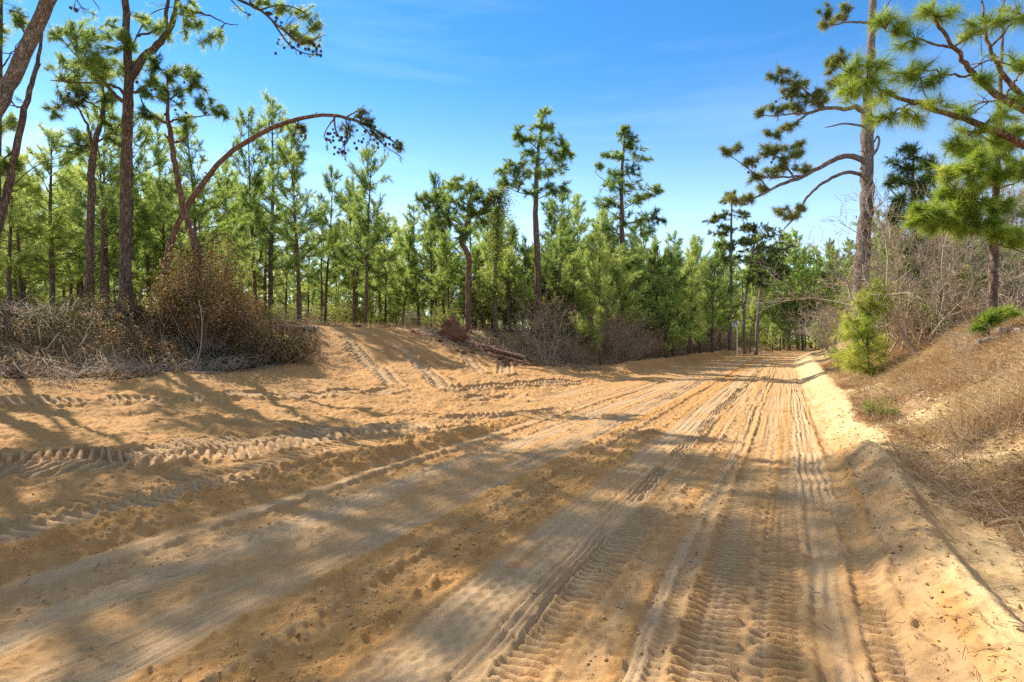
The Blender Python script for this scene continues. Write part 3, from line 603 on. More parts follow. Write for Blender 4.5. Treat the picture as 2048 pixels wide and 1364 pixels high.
# --- pines standing up out of the thicket left of the road
pine("pine_tree", "tallest pine of the middle thicket, with a bare lower trunk and clumpy oval crown", 32,
     [(1080, 700), (1078, 620), (1075, 520), (1071, 410), (1074, 340), (1079, 280), (1088, 228)], [16, 14, 13, 10, 8, 5, 2],
     limbs=[([(1073, 350), (1045, 335), (1010, 330)], 3, 1), ([(1075, 335), (1100, 310), (1130, 300)], 3, 1), ([(1072, 390), (1040, 385), (1005, 370)], 3, 1), ([(1077, 300), (1055, 280), (1035, 265)], 2.5, 1), ([(1072, 400), (1100, 385), (1125, 370)], 2.5, 1)],
     blobs=[(1090, 232, 21, 19), (1068, 250, 21, 19), (1108, 255, 21, 19), (1040, 262, 18, 22, 4), (1050, 285, 27, 16, 4), (1085, 280, 32, 19), (1125, 282, 24, 19, 2), (1132, 305, 18, 25, 2), (1105, 315, 32, 19, 2), (1060, 315, 32, 16), (1030, 325, 32, 19, 1), (1010, 340, 24, 19, 1), (1080, 350, 35, 16), (1118, 340, 27, 16, 2), (1045, 355, 35, 16, 3), (1012, 368, 27, 19, 3), (1100, 375, 32, 16, 5), (1060, 385, 27, 14), (1130, 375, 18, 16, 5)],
     needle=M_NEEDLE, L=.30, w=.024, nd=15, dens=3.4, tint=.32, spread=.6)
pine("pine_tree", "pine with a ragged pointed crown standing right of the thicket's tallest pine", 45,
     [(1246, 705), (1246, 560), (1244, 440), (1243, 360), (1247, 300), (1252, 250)], [13, 12, 9, 7, 5, 2],
     limbs=[([(1244, 420), (1280, 400), (1320, 388)], 2.5, 1), ([(1245, 450), (1285, 440), (1325, 438)], 2.5, 1), ([(1244, 380), (1215, 365), (1190, 345)], 2.5, 1)],
     blobs=[(1252, 258, 13, 14), (1240, 270, 16, 14), (1268, 275, 16, 16), (1248, 292, 27, 14), (1218, 305, 21, 11), (1275, 302, 21, 14), (1292, 318, 16, 14), (1240, 318, 29, 12), (1195, 335, 18, 12, 3), (1230, 345, 32, 12, 3), (1270, 340, 29, 14), (1250, 372, 45, 14), (1210, 372, 29, 16, 3), (1295, 385, 35, 12, 1), (1318, 378, 16, 11, 1), (1260, 405, 45, 14), (1300, 430, 35, 12, 2), (1322, 440, 16, 11, 2), (1250, 440, 45, 19), (1205, 410, 35, 22), (1280, 465, 48, 19), (1215, 460, 45, 25)],
     needle=M_NEEDLE, L=.36, w=.032, nd=14, dens=4.2, tint=.32, spread=.6)
pine("crooked_pine", "bushy pine with a crooked zigzag trunk beside the uprooted stump", 31,
     [(936, 672), (937, 610), (936, 555), (939, 520), (930, 497), (922, 482), (932, 450), (940, 400), (945, 360)], [13, 12, 11, 11, 10, 9, 7, 5, 2],
     limbs=[([(922, 484), (935, 470), (938, 460)], 6, 3), ([(930, 455), (890, 430), (850, 410)], 4, 1), ([(935, 440), (975, 410), (1005, 385)], 4, 1)],
     blobs=[(880, 400, 36, 22, 2), (850, 400, 24, 20, 2), (930, 370, 30, 20), (960, 385, 34, 22, 3), (920, 410, 40, 22), (895, 440, 40, 20, 2), (950, 430, 40, 24), (985, 400, 26, 20, 3), (920, 470, 40, 16), (870, 450, 30, 18, 2), (900, 365, 28, 18)],
     bark=M_BARKR, L=.30, w=.024, nd=20, dens=3.0, tint=.6)
pine("pine_tree", "grey trunked tall pine just behind the white and yellow sign", 72,
     [(1461, 690), (1461, 600), (1462, 500), (1463, 430), (1464, 385)], [9, 8, 6, 4, 1.5],
     blobs=[(1464, 388, 16, 8), (1448, 400, 20, 7), (1478, 405, 22, 7), (1440, 430, 28, 8), (1420, 440, 16, 6), (1480, 432, 26, 8), (1455, 455, 26, 8), (1490, 458, 28, 9), (1445, 490, 28, 10), (1480, 492, 32, 12), (1428, 470, 22, 6), (1460, 520, 34, 10)],
     bark=M_BARKG, needle=M_NEEDLED, L=.45, w=.06, nd=18, dens=6, tint=.5, spread=.6)
pine("pine_tree", "broad crowned pine with a pale double stem right of the sign", 70,
     [(1490, 693), (1488, 640), (1492, 590), (1500, 540), (1508, 490), (1512, 455)], [6, 6, 5, 5, 4, 2],
     limbs=[([(1488, 660), (1485, 600), (1484, 560)], 4, 3)],
     blobs=[(1512, 455, 28, 10), (1545, 470, 30, 12), (1500, 480, 34, 12), (1535, 500, 36, 14), (1570, 500, 30, 14), (1505, 520, 34, 14), (1550, 530, 36, 14), (1520, 555, 34, 12)],
     bark=M_BARKG, needle=M_NEEDLED, L=.45, w=.06, nd=18, dens=6, tint=.5, spread=.6)
pine("pine_tree", "leaning grey pine at the far left bend of the road with a forked bare limb", 66,
     [(1512, 700), (1516, 640), (1520, 600), (1524, 560), (1530, 520)], [8, 7, 6, 5, 3],
     limbs=[([(1520, 602), (1530, 594)], 2.5, 1.5)],
     blobs=[(1530, 520, 26, 12), (1510, 545, 24, 10), (1555, 545, 26, 12), (1535, 565, 26, 8)],
     bark=M_BARKG, needle=M_NEEDLED, L=.45, w=.06, nd=18, dens=6, tint=.4, spread=.6)

# --- right side of the road
pine("pine_tree", "huge old grey pine at the right with long curved limbs reaching over the road", 22,
     [(1720, 640), (1723, 560), (1728, 480), (1733, 390), (1735, 310), (1736, 250), (1733, 218), (1739, 150), (1744, 60), (1747, -40), (1752, -220)], [35, 33, 30, 28, 27, 27, 22, 18, 16, 14, 4],
     limbs=[([(1730, 322), (1694, 311), (1658, 324), (1612, 350), (1560, 370), (1520, 390), (1482, 408)], 14, 3), ([(1727, 352), (1700, 344), (1662, 356), (1628, 380), (1604, 408), (1588, 436), (1568, 458)], 9, 3),
            ([(1738, 232), (1712, 214), (1690, 218), (1650, 216), (1612, 230), (1582, 252), (1552, 272)], 13, 2), ([(1742, 46), (1706, 44), (1672, 48), (1640, 58)], 6, 1.5),
            ([(1650, 216), (1620, 190), (1590, 165), (1560, 150)], 6, 1.5), ([(1625, 226), (1580, 228), (1540, 232), (1505, 228)], 5, 1.5), ([(1735, 160), (1700, 150), (1665, 120)], 6, 1.5),
            ([(1590, 358), (1570, 330), (1550, 310)], 5, 1.5), ([(1540, 380), (1500, 340), (1450, 305)], 4, 1.2), ([(1600, 352), (1540, 355), (1500, 345)], 5, 1.5), ([(1744, 60), (1760, 30), (1790, -10)], 6, 2)],
     dead=[([(1727, 252), (1690, 247), (1665, 252), (1650, 255)], 5, 1.5), ([(1726, 324), (1748, 308), (1758, 285), (1755, 272), (1748, 285)], 6, 3), ([(1729, 300), (1718, 304)], 3, 1), ([(1726, 330), (1718, 340)], 4, 1)],
     blobs=[(1560, 150, 26, 16, 5), (1595, 165, 30, 18, 5), (1575, 185, 30, 14, 5), (1620, 190, 26, 18, 5), (1520, 225, 22, 10, 6), (1550, 215, 28, 12, 6), (1590, 215, 30, 12, 6), (1545, 268, 22, 12, 3), (1575, 250, 26, 10, 3), (1655, 130, 20, 22, 7), (1685, 120, 26, 20, 7), (1670, 165, 24, 18, 7), (1700, 190, 24, 16, 7), (1640, 200, 26, 14, 3), (1715, 150, 22, 16),
            (1450, 300, 18, 10, 9), (1475, 292, 20, 10, 9), (1500, 325, 26, 12, 9), (1520, 300, 24, 12, 8), (1550, 295, 28, 14, 8), (1585, 310, 28, 16, 8), (1600, 285, 14, 10, 8), (1570, 335, 30, 12, 8), (1540, 345, 28, 12, 10), (1505, 355, 24, 12, 10), (1530, 375, 22, 10, 1), (1608, 335, 20, 10, 1), (1470, 395, 22, 14, 1), (1500, 395, 16, 9, 1), (1585, 430, 22, 14, 2), (1600, 420, 14, 10, 2), (1560, 420, 18, 12, 2),
            (1650, 22, 18, 12, 4), (1672, 40, 22, 10, 4), (1645, 50, 16, 10, 4), (1690, 12, 20, 8, 4), (1790, -40, 50, 30, 11), (1750, -120, 70, 40), (1690, -90, 50, 30), (1810, -140, 60, 40)],
     cones=[(1580, 190, 8, 30, 25), (1530, 330, 8, 40, 25)],
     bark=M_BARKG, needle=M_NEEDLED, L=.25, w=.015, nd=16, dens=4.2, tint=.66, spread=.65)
pine("pine_tree", "young pine with bright yellow-green needles over a slim trunk at the right bank", 13,
     [(1986, 660), (1986, 560), (1988, 480), (1991, 400), (1996, 300), (2002, 150), (2008, 0)], [24, 21, 19, 16, 13, 9, 3],
     limbs=[([(1989, 470), (1940, 445), (1880, 430)], 5, 1.5), ([(1989, 485), (2030, 500), (2080, 512)], 5, 1.5), ([(1990, 420), (1940, 395), (1890, 360)], 5, 1.5), ([(1992, 380), (2040, 360), (2080, 340)], 4, 1.5), ([(1995, 320), (1960, 300), (1930, 270)], 4, 1.5)],
     blobs=[(1850, 425, 34, 20, 1), (1885, 440, 40, 22, 1), (1830, 440, 22, 14, 1), (1920, 425, 42, 26, 1), (1960, 440, 42, 24), (1905, 390, 38, 22, 3), (1950, 395, 42, 26, 3), (1990, 410, 34, 26), (1930, 455, 40, 16, 1), (2010, 460, 30, 16, 2), (1990, 468, 36, 12), (1900, 345, 34, 22, 3), (1950, 345, 40, 26, 5), (2000, 350, 36, 30), (2030, 330, 30, 30, 4), (1940, 300, 36, 24, 5), (1985, 300, 34, 26), (2035, 480, 26, 14, 2), (2020, 270, 36, 28)],
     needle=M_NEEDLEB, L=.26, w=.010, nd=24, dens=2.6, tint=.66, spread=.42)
pine("pine_tree", "near pine off the right edge whose low branches hang into the upper right corner", 8,
     [(2270, 760), (2262, 500), (2255, 330), (2245, 150), (2235, -60), (2225, -320)], [62, 56, 50, 44, 34, 10],
     limbs=[([(2258, 420), (2150, 340), (2048, 288), (1960, 248), (1880, 222), (1800, 196), (1740, 166), (1692, 142)], 22, 3), ([(2255, 350), (2150, 275), (2048, 222), (1990, 188), (1950, 150), (1925, 122), (1890, 72), (1868, 25), (1858, -30)], 19, 4),
            ([(2100, 250), (2040, 190), (2000, 135), (1975, 75), (1966, 0)], 15, 4), ([(1835, 208), (1800, 215), (1770, 235), (1740, 225)], 5, 1.5), ([(1905, 95), (1860, 85), (1810, 70), (1770, 60)], 6, 1.5), ([(1950, 150), (1900, 150), (1850, 140), (1800, 150)], 6, 1.5), ([(1980, 95), (2020, 50), (2045, 10)], 6, 2), ([(1960, 248), (1930, 280), (1900, 300)], 5, 1.5), ([(2010, 200), (2030, 160), (2048, 140)], 6, 2)],
     blobs=[(1700, 135, 30, 20, 1), (1735, 170, 34, 20, 1), (1700, 190, 28, 16, 1), (1770, 190, 34, 18, 1), (1755, 125, 32, 20, 1), (1790, 60, 36, 22, 5), (1825, 85, 30, 18, 5), (1765, 45, 24, 18, 5), (1850, 25, 30, 22, 2), (1890, 20, 36, 20, 2), (1840, 140, 34, 18, 6), (1800, 150, 30, 16, 6), (1875, 165, 34, 18, 6), (1865, 215, 36, 16, 1), (1920, 215, 34, 18, 1), (1930, 60, 30, 24, 3), (1985, 40, 34, 26, 3), (2030, 30, 30, 26, 7), (2030, 120, 30, 28, 9), (1975, 160, 34, 20, 2), (2000, 230, 36, 18, 1), (1905, 290, 34, 16, 8), (1945, 265, 30, 16, 8), (1820, 235, 30, 14, 4), (1765, 235, 24, 12, 4), (1990, 290, 36, 16, 8), (2035, 200, 24, 18, 9)],
     extra_twigs=[([(1905, 95), (1960, 60), (2000, 20)], 4, 1.5, 10, .4), ([(1880, 222), (1850, 190), (1840, 150)], 4, 1.5, 8, .35), ([(2000, 200), (1950, 210), (1900, 250)], 4, 1.5, 8, .35), ([(1940, 140), (1980, 120), (2020, 130)], 4, 1.5, 8, .35)],
     bark=M_BARKR, needle=M_NEEDLEB, L=.19, w=.0042, nd=22, dens=1.3, tint=.58, spread=.5)
pine("pine_sapling", "small bright lime-green pine sapling leaning over the edge of the right bank", 17,
     [(1742, 724), (1734, 690), (1740, 630), (1748, 580), (1755, 545)], [6, 5, 4, 3, 2],
     limbs=[([(1733, 690), (1715, 665), (1700, 640)], 3, 1), ([(1740, 630), (1715, 610), (1700, 595)], 3, 1)],
     blobs=[(1752, 575, 33, 23), (1725, 592, 33, 20, 2), (1762, 608, 31, 23), (1706, 640, 33, 29, 1), (1712, 668, 39, 29, 1), (1740, 682, 36, 26), (1698, 702, 36, 20, 1), (1745, 648, 33, 26), (1780, 590, 20, 20), (1735, 622, 36, 26), (1690, 660, 26, 26, 1), (1725, 708, 41, 20), (1765, 698, 28, 20), (1700, 716, 33, 14), (1745, 718, 31, 14), (1720, 735, 44, 17), (1690, 730, 31, 14), (1752, 738, 33, 14)],
     needle=M_NEEDLEB, L=.30, w=.010, nd=11, dens=1.3, tint=.78, spread=.5, cat="sapling")
pine("pine_sapling", "low green pine seedling at the foot of the bright right-hand pine", 12,
     [(1978, 668), (1980, 640), (1984, 615)], [4, 3, 2], blobs=[(1980, 640, 18, 12), (1962, 655, 16, 8), (2000, 632, 18, 10), (2020, 628, 18, 8)], needle=M_NEEDLEB, L=.18, w=.011, nd=22, dens=1.2, tint=.45, cat="sapling")
pine("pine_tree", "dark shaded pine half hidden between the huge grey trunk and the bright pine", 20,
     [(1832, 660), (1830, 560), (1828, 450), (1825, 360), (1828, 300)], [15, 13, 10, 7, 3],
     limbs=[([(1828, 420), (1790, 390), (1770, 360)], 4, 1.5), ([(1826, 380), (1860, 350), (1880, 330)], 4, 1.5)],
     blobs=[(1828, 300, 26, 24), (1806, 330, 34, 22), (1850, 325, 34, 22), (1790, 365, 38, 22, 1), (1830, 365, 38, 24), (1868, 355, 34, 22, 2), (1812, 400, 40, 22), (1862, 400, 38, 22, 2), (1835, 440, 46, 24), (1790, 430, 34, 18), (1845, 500, 46, 26), (1810, 540, 40, 24), (1860, 570, 40, 24)],
     needle=M_NEEDLE, L=.26, w=.017, nd=14, dens=2.4, tint=.25)

# --- plantation pines: a few built once, copied through the wood
def plantation_pine(seed, h, base, maxlen, r0, L=.32, w=.019, nd=18, needle=None, tint=.5, dens=1.3):
    global rng
    keep = rng; rng = np.random.default_rng(seed)
    gt_, gc = Geo(), Geo(); m = 16
    z = np.linspace(-.2, h, m); path = np.stack([.012 * h * np.sin(z * .7 + seed) * z / h, .012 * h * np.cos(z * .55 + seed) * z / h, z], -1)
    tube(gt_, path, r0 * (1 - z.clip(0) / h) ** .8 + .01, 8, .5, 0, .12)
    tp, td = [], []; zz = base * .35
    while zz < h - .15:
        f = (zz - base) / (h - base); n = rng.integers(2, 5)
        for i in range(n):
            az = rng.uniform(0, 6.283); c0 = np.array([np.interp(zz, z, path[:, 0]), np.interp(zz, z, path[:, 1]), zz])
            if f < 0:
                if rng.random() < .45: continue
                ln = maxlen * rng.uniform(.3, .7); el = rng.uniform(-.15, .25)
            else:
                ln = maxlen * (min(1, .65 + 1.6 * f) * (1 - f) ** .65) * rng.uniform(.4, 1.3) + .22; el = .25 + .75 * f + rng.normal(0, .2)
            d = np.array([math.cos(az) * math.cos(el), math.sin(az) * math.cos(el), math.sin(el)])
            e = c0 + d * ln + np.array([0, 0, .10 * ln]); md = (c0 + e) / 2 + np.array([0, 0, -.07 * ln]) + rng.normal(size=3) * .04 * ln
            B = spline([c0, md, e], 6); tube(gt_, B, np.linspace(.012 + .008 * ln, .005, 6), 4, .4, 0)
            if f < 0:
                for k in range(2):
                    a = B[rng.integers(2, 5)]; q = a + unit(d + rng.normal(size=3) * .6) * rng.uniform(.2, .5); tube(gt_, np.stack([a, q]), np.array([.006, .003]), 3, .4, 0)
                continue
            ns_ = int((3 + 5.0 * ln) * dens)
            for k in range(ns_):
                g = rng.uniform(.3, 1); kk = g * 5; a = int(min(kk, 4)); s0 = B[a] + (B[a + 1] - B[a]) * (kk - a)
                dd = unit(d * .8 + rng.normal(size=3) * .55 + np.array([0, 0, .35])); l2 = (.18 + .22 * ln * (1 - g * .6)) * rng.uniform(.6, 1.2); q = s0 + dd * l2
                tube(gt_, np.stack([s0, q]), np.array([.006, .004]), 3, .4, 0)
                tp.append(q); td.append(dd)
                if l2 > .3: tp.append((s0 + q) / 2); td.append(unit(dd + rng.normal(size=3) * .35))
            tp.append(e); td.append(unit(e - md))
        zz += rng.uniform(.28, .5) * (1.0 if f > 0 else 1.5) * (.6 + .045 * h)
    tp.append(path[-1]); td.append(np.array([0, 0, 1.0]))
    needles(gc, tp, td, nd, L, w, .5, 0, tint)
    rng = keep
    return gt_.mesh("trunk", [M_BARK]), gc.mesh("crown", [needle or M_NEEDLE]), h
VAR = [plantation_pine(11, 10.5, 2.6, 2.3, .11), plantation_pine(12, 9.6, 2.0, 2.1, .09), plantation_pine(13, 11.2, 3.4, 2.2, .12, tint=.45), plantation_pine(14, 8.2, 1.4, 1.9, .08, tint=.6),
       plantation_pine(15, 10.0, 3.0, 2.5, .10, tint=.55), plantation_pine(16, 6.0, .8, 1.6, .07, tint=.6)]
FARV = [plantation_pine(21, 11, 3.0, 2.6, .11, .42, .06, 9, tint=.55, dens=.7), plantation_pine(22, 10, 2.4, 2.5, .10, .42, .06, 9, tint=.6, dens=.7), plantation_pine(23, 12, 4.5, 2.7, .12, .42, .06, 9, tint=.5, dens=.7)]
VAR += [plantation_pine(17, 9.0, 4.4, 1.8, .10, tint=.35, dens=.8), plantation_pine(18, 11.5, 5.0, 2.8, .13, tint=.4), plantation_pine(19, 7.5, 1.0, 2.3, .09, tint=.68)]
WOODV = VAR[:5] + VAR[6:]
VAR += [plantation_pine(20, 7.0, .5, 2.7, .09, tint=.40), plantation_pine(27, 8.5, 1.2, 2.9, .11, tint=.5, needle=M_NEEDLED)]
YNG = plantation_pine(31, 3.4, .3, 1.25, .045, .22, .02, 18, tint=.55)
YNGB = plantation_pine(32, 2.2, .15, .9, .03, .22, .014, 22, M_NEEDLEB, .5)
def place_pine(var, x, y, h, label, group, name="plantation_pine", cat="pine tree", sink=0):
    tr, cr, hv = var; k = h / hv
    o = link(name, None, None, (x, y, float(Hxy(x, y)) - sink)); o.empty_display_size = .3
    o.rotation_euler = (rng.normal(0, .035), rng.normal(0, .035), rng.uniform(0, 6.28)); q = k ** .6 * rng.uniform(.8, 1.2); o.scale = (q * rng.uniform(.9, 1.1), q * rng.uniform(.9, 1.1), k)
    tag(o, label, cat, group); link("trunk", tr, o); link("crown", cr, o); return o
STAND = "young pines in the stand left of the road"
named = [(600, 640, 250, 31, 0, "slim pine with a clean dark trunk behind the pale fallen log"),
         (730, 655, 290, 34, 4, "open conical pine with a dark trunk at the back of the cleared ramp"),
         (541, 632, 205, 35, 2, "tall narrow pine rising just left of the pale fallen log"),
         (512, 632, 235, 33, 1, "pine with two close stems right of the vine-covered mound"),
         (805, 655, 455, 38, 3, "short thin pine centred behind the top of the ramp"),
         (890, 645, 335, 40, 0, "pointed pine behind the crooked zigzag pine"),
         (650, 645, 345, 39, 1, "slender pine between the pale log and the ramp"),
         (104, 645, 255, 25, 0, "straight dark stemmed pine left of the slim leaning pine"),
         (20, 655, 300, 24, 4, "dark based pine behind the low brush at the left edge"),
         (455, 630, 330, 30, 3, "pine showing above the vine-covered mound"),
         (1112, 690, 390, 33, 1, "pine right behind the thicket's tallest pine"),
         (1200, 700, 470, 31, 5, "bushy young pine in front of the ragged pointed pine"),
         (1380, 690, 478, 52, 3, "small dark pointed pine halfway along the left roadside"),
         (1345, 690, 500, 46, 5, "low bushy pine behind the roadside thicket, left of the dark pointed one")]
taken = []
MIDF = [(838, 420, 40, 3), (862, 450, 37, 8), (900, 470, 34, 5), (965, 400, 37, 8), (985, 470, 34, 5), (1018, 420, 40, 3), (1045, 480, 35, 8), (1110, 400, 41, 0), (1140, 430, 38, 8), (1165, 395, 46, 1), (1190, 470, 38, 5), (1210, 420, 48, 3), (1235, 500, 39, 8), (1270, 480, 43, 5), (1290, 440, 52, 3), (1318, 490, 46, 8), (1350, 470, 56, 1), (1375, 520, 48, 5), (1400, 480, 60, 3), (1425, 510, 58, 8), (1440, 480, 72, 0), (1100, 520, 34, 5), (1160, 530, 36, 5), (1330, 540, 42, 5), (1500, 540, 78, 8), (1545, 550, 95, 3), (1580, 560, 105, 8), (1610, 560, 118, 3), (1130, 480, 37, 9), (1175, 500, 40, 9), (1225, 470, 42, 10), (1260, 520, 40, 9), (1305, 500, 47, 10), (1340, 510, 52, 9), (1390, 500, 58, 9), (1430, 520, 66, 10), (950, 500, 35, 9), (1010, 500, 36, 10), (1065, 500, 37, 9), (1560, 530, 98, 9), (1595, 540, 108, 10), (1640, 570, 112, 9)]
for px, py, ty, Y, v, lab in named:
    x = (px - CX) / FPX * Y; z = float(Hxy(x, Y)); top = CAMH + (CY - ty) / FPX * Y
    place_pine(VAR[v], x, Y, top - z, lab, STAND); taken.append((x, Y))
for px, ty, Y, v in MIDF:
    x = (px - CX) / FPX * Y; z = float(Hxy(x, Y)); top = CAMH + (CY - ty) / FPX * Y
    place_pine(VAR[v], x, Y, top - z, "full green pine of middle height filling the thicket along the left roadside", "mid-height pines of the thicket"); taken.append((x, Y))
for px, ty, Y, v in ((1775, 420, 28, 8), (1800, 455, 24, 3), (1845, 430, 27, 8), (1885, 450, 24, 5), (1915, 440, 28, 3), (1950, 470, 25, 8), (1990, 450, 30, 1), (2030, 470, 27, 8), (1760, 470, 33, 0), (2010, 500, 22, 5)):
    x = (px - CX) / FPX * Y; z = float(Hxy(x, Y)); place_pine(VAR[v], x, Y, CAMH + (CY - ty) / FPX * Y - z, "green pine of middle height behind the scrub of the right bank", "mid-height pines behind the right bank"); taken.append((x, Y))
cnt = 0
def wood(n, y0, y1, vars_, pxa, pxb, hmin, hmax, mind, far):
    global cnt
    k = 0; tries = 0
    while k < n and tries < n * 40:
        tries += 1
        Y = math.sqrt(rng.uniform(y0**2, y1**2)); px = rng.uniform(pxa, pxb); x = (px - CX) / FPX * Y; s, t = xy2st(x, Y)
        lim = toe_(s) - bw_(s) - (1.5 if s > 28 else 3.0)
        if 14 < s < 29: lim -= 2.5
        if t > lim or any((x - a)**2 + (Y - b)**2 < mind**2 for a, b in taken): continue
        if (px < 560 and Y < 24) or (400 < px < 900 and Y < 38): continue
        taken.append((x, Y)); k += 1
        place_pine(vars_[rng.integers(len(vars_))], x, Y, rng.uniform(hmin, hmax), "slender young pine in the dense stand behind the sandy clearing" if not far else "distant pine at the back of the dense stand left of the road", STAND if not far else "distant pines behind the stand"); cnt += 1
wood(34, 24, 40, WOODV, -60, 1330, 7.5, 10.5, 2.2, False)
wood(66, 40, 68, WOODV, -40, 1420, 7.5, 11.0, 2.4, False)
wood(95, 68, 115, FARV, -30, 1440, 8.0, 11.5, 3.0, True)
# along the left roadside farther on, and closing the view beyond the bend
def roadside(n, s0, s1, t0, t1, hmin, hmax, lab, grp, vars_, mind=3.0):
    k = 0; tr = 0
    while k < n and tr < n * 40:
        tr += 1
        s = rng.uniform(s0, s1); t = rng.uniform(t0, t1); x, y = st2xy(s, t)
        if y < 5 or any((x - a)**2 + (y - b)**2 < mind**2 for a, b in taken): continue
        taken.append((x, y)); k += 1; place_pine(vars_[rng.integers(len(vars_))], x, y, rng.uniform(hmin, hmax), lab, grp, "roadside_pine")
roadside(30, 46, 105, -20, -11.0, 7, 12, "green roadside pine between the thicket and the far bend", "roadside pines before the bend", VAR[:5], 2.4)
roadside(60, 104, 150, -18, 12, 13, 21, "pine closing the view at the far bend of the road", "pines beyond the bend", FARV, 2.6)
roadside(18, 62, 115, 5.5, 16, 8, 13, "distant pine on the right side before the bend", "pines on the far right side", FARV, 3.0)
roadside(20, 20, 52, 8, 26, 6, 10, "pine standing back in the scrub of the right bank", "pines behind the right-hand scrub", VAR[1:5], 3.0)
def distant_woods():
    g = Geo(); n = 120000; Y = np.sqrt(rng.uniform(112**2, 195**2, n)); px = rng.uniform(-150, 2300, n); x = (px - CX) / FPX * Y; s, t = xy2st(x, Y); z = Hxy(x, Y)
    top = (5.5 + 6.5 * sst(fbm(x * .16, Y * .16, 121, 3), .3, .75)) * np.where(px > 1690, .75, np.where(px > 1470, 1.45, 1)); h = top * rng.random(n)
    ok = (t < -13) | (t > 9) | (s > 150)
    leaves(g, np.stack([x, Y, z + h], -1)[ok], .34, 0, np.clip(rng.normal(.42, .2, ok.sum()) + .5 * (fbm(x[ok] * .4, h[ok] * .5, 123, 2) - .5), 0, 1))
    tag(link("distant_woods", g.mesh("distant_woods", [M_NEEDLE])), "dense green woods closing the view far behind the pines", "woods", kind='stuff')
distant_woods()
# pines outside the left edge of the photo that shade the foreground
BIG = [plantation_pine(25, 16, 8.8, 3.4, .19, .3, .03, 12, dens=1.0), plantation_pine(26, 15, 8.4, 3.2, .18, .3, .03, 12, dens=1.0)]
for i_, (x, y, h) in enumerate(((-12.8, 11.2, 16), (-9.6, 8.6, 15), (-8.0, 6.0, 15.5), (-13.8, 14.2, 16), (-15.6, 10.4, 16.5))):
    place_pine(BIG[i_ % 2], x, y, h, "tall pine standing outside the left edge, its crown above the photo", "tall pines outside the left edge")
# ------------------------------------------------------------------ shrubs
def bare_shrub(seed, h, stems, leafn=0, leafmat=None, lean=.35, spread=.55, depth=4, r0=.018, twig=None, fan=3):
    global rng
    keep = rng; rng = np.random.default_rng(seed); g = Geo(); tips = []
    def grow(p, d, ln, r, dep):
        e = p + d * ln; md = (p + e) / 2 + rng.normal(size=3) * .09 * ln
        pth = spline([p, md, e], 4); tube(g, pth, np.linspace(r, r * .6, 4), 4 if dep > 2 else 3, .5, 0)
        if dep <= 1: tips.append(pth)
        if dep == 0: return
        for k in range(fan if dep > 1 else 2):
            a = pth[rng.integers(1, 4)]; grow(a, unit(d + rng.normal(size=3) * spread + np.array([0, 0, .12])), ln * rng.uniform(.5, .8), max(r * .55, .0045), dep - 1)
    for i in range(stems):
        a = rng.uniform(0, 6.28); grow(np.array([math.cos(a), math.sin(a), 0]) * rng.uniform(0, .35) + [0, 0, -.05], unit(np.array([math.cos(a) * lean, math.sin(a) * lean, 1]) + rng.normal(size=3) * .12), h * .42, r0, depth)
    st = g.mesh("stems", [twig or M_TWIG]); lf = None
    if leafn:
        gl = Geo(); T = np.concatenate(tips); Pp = T[rng.integers(0, len(T), leafn)] + rng.normal(size=(leafn, 3)) * .07
        leaves(gl, Pp, .04 + .01 * (h > 3), 0); lf = gl.mesh("foliage", [leafmat])
    rng = keep
    return st, lf, h
BARE = [bare_shrub(41, 3.6, 8, 60, M_DRYLEAF), bare_shrub(42, 3.0, 9, 120, M_DRYLEAF), bare_shrub(43, 4.2, 7, 80, M_DRYLEAF, .25, .55, 4, .024), bare_shrub(44, 2.0, 9, 100, M_DRYLEAF, .6, .65, 3, .012)]
RSC = [bare_shrub(48, 3.4, 5, 40, M_DRYLEAF, .35, .55, 5, .022, None, 2), bare_shrub(49, 2.8, 6, 50, M_DRYLEAF, .45, .6, 5, .018, None, 2), bare_shrub(50, 3.8, 4, 0, None, .3, .5, 5, .026, M_TWIGG, 2)]
SAPL = [bare_shrub(45, 5.0, 1, 40, M_DRYLEAF, .1, .5, 5, .035), bare_shrub(46, 5.0, 2, 30, M_DRYLEAF, .15, .45, 5, .03, M_TWIGG), bare_shrub(47, 4.5, 1, 0, None, .12, .6, 5, .03, M_TWIGG)]
GREY = [bare_shrub(51, 2.6, 4, 0, None, .3, .6, 4, .016, M_TWIGG), bare_shrub(52, 3.2, 6, 0, None, .9, .45, 4, .02, M_TWIGG)]
LEAFY = [bare_shrub(61, 2.4, 6, 4200, M_SHRUB, .5), bare_shrub(62, 3.4, 6, 6500, M_SHRUB, .35), bare_shrub(63, 1.3, 7, 1800, M_SHRUB, .7, .6, 3, .01)]
BROWN = [bare_shrub(71, 2.2, 9, 1200, M_DRYLEAF, .6), bare_shrub(72, 3.0, 8, 900, M_DRYLEAF, .4)]
def place_shrub(var, x, y, h, label, group, name, cat="shrub", lean=None):
    st, lf, hv = var; k = h / (hv * 1.05)
    o = link(name, None, None, (x, y, float(Hxy(x, y)))); o.empty_display_size = .3; o.rotation_euler = lean or (0, 0, rng.uniform(0, 6.28)); o.scale = (k * rng.uniform(.85, 1.2), k * rng.uniform(.85, 1.2), k)
    tag(o, label, cat, group); link("stems", st, o)
    if lf: link("foliage", lf, o)
    return o
def thicket(n, vars_, s0, s1, ta, tb, h0, h1, label, group, name):
    for i in range(n):
        s = rng.uniform(s0, s1); t = toe_(s) - rng.uniform(ta, tb); x, y = st2xy(s, t)
        place_shrub(vars_[rng.integers(len(vars_))], x, y, rng.uniform(h0, h1), label, group, name)
thicket(52, BARE, 28, 72, .3, 3.4, 2.2, 4.6, "tangled bare brown shrub in the thicket along the left roadside", "bare shrubs of the roadside thicket", "bare_shrub")
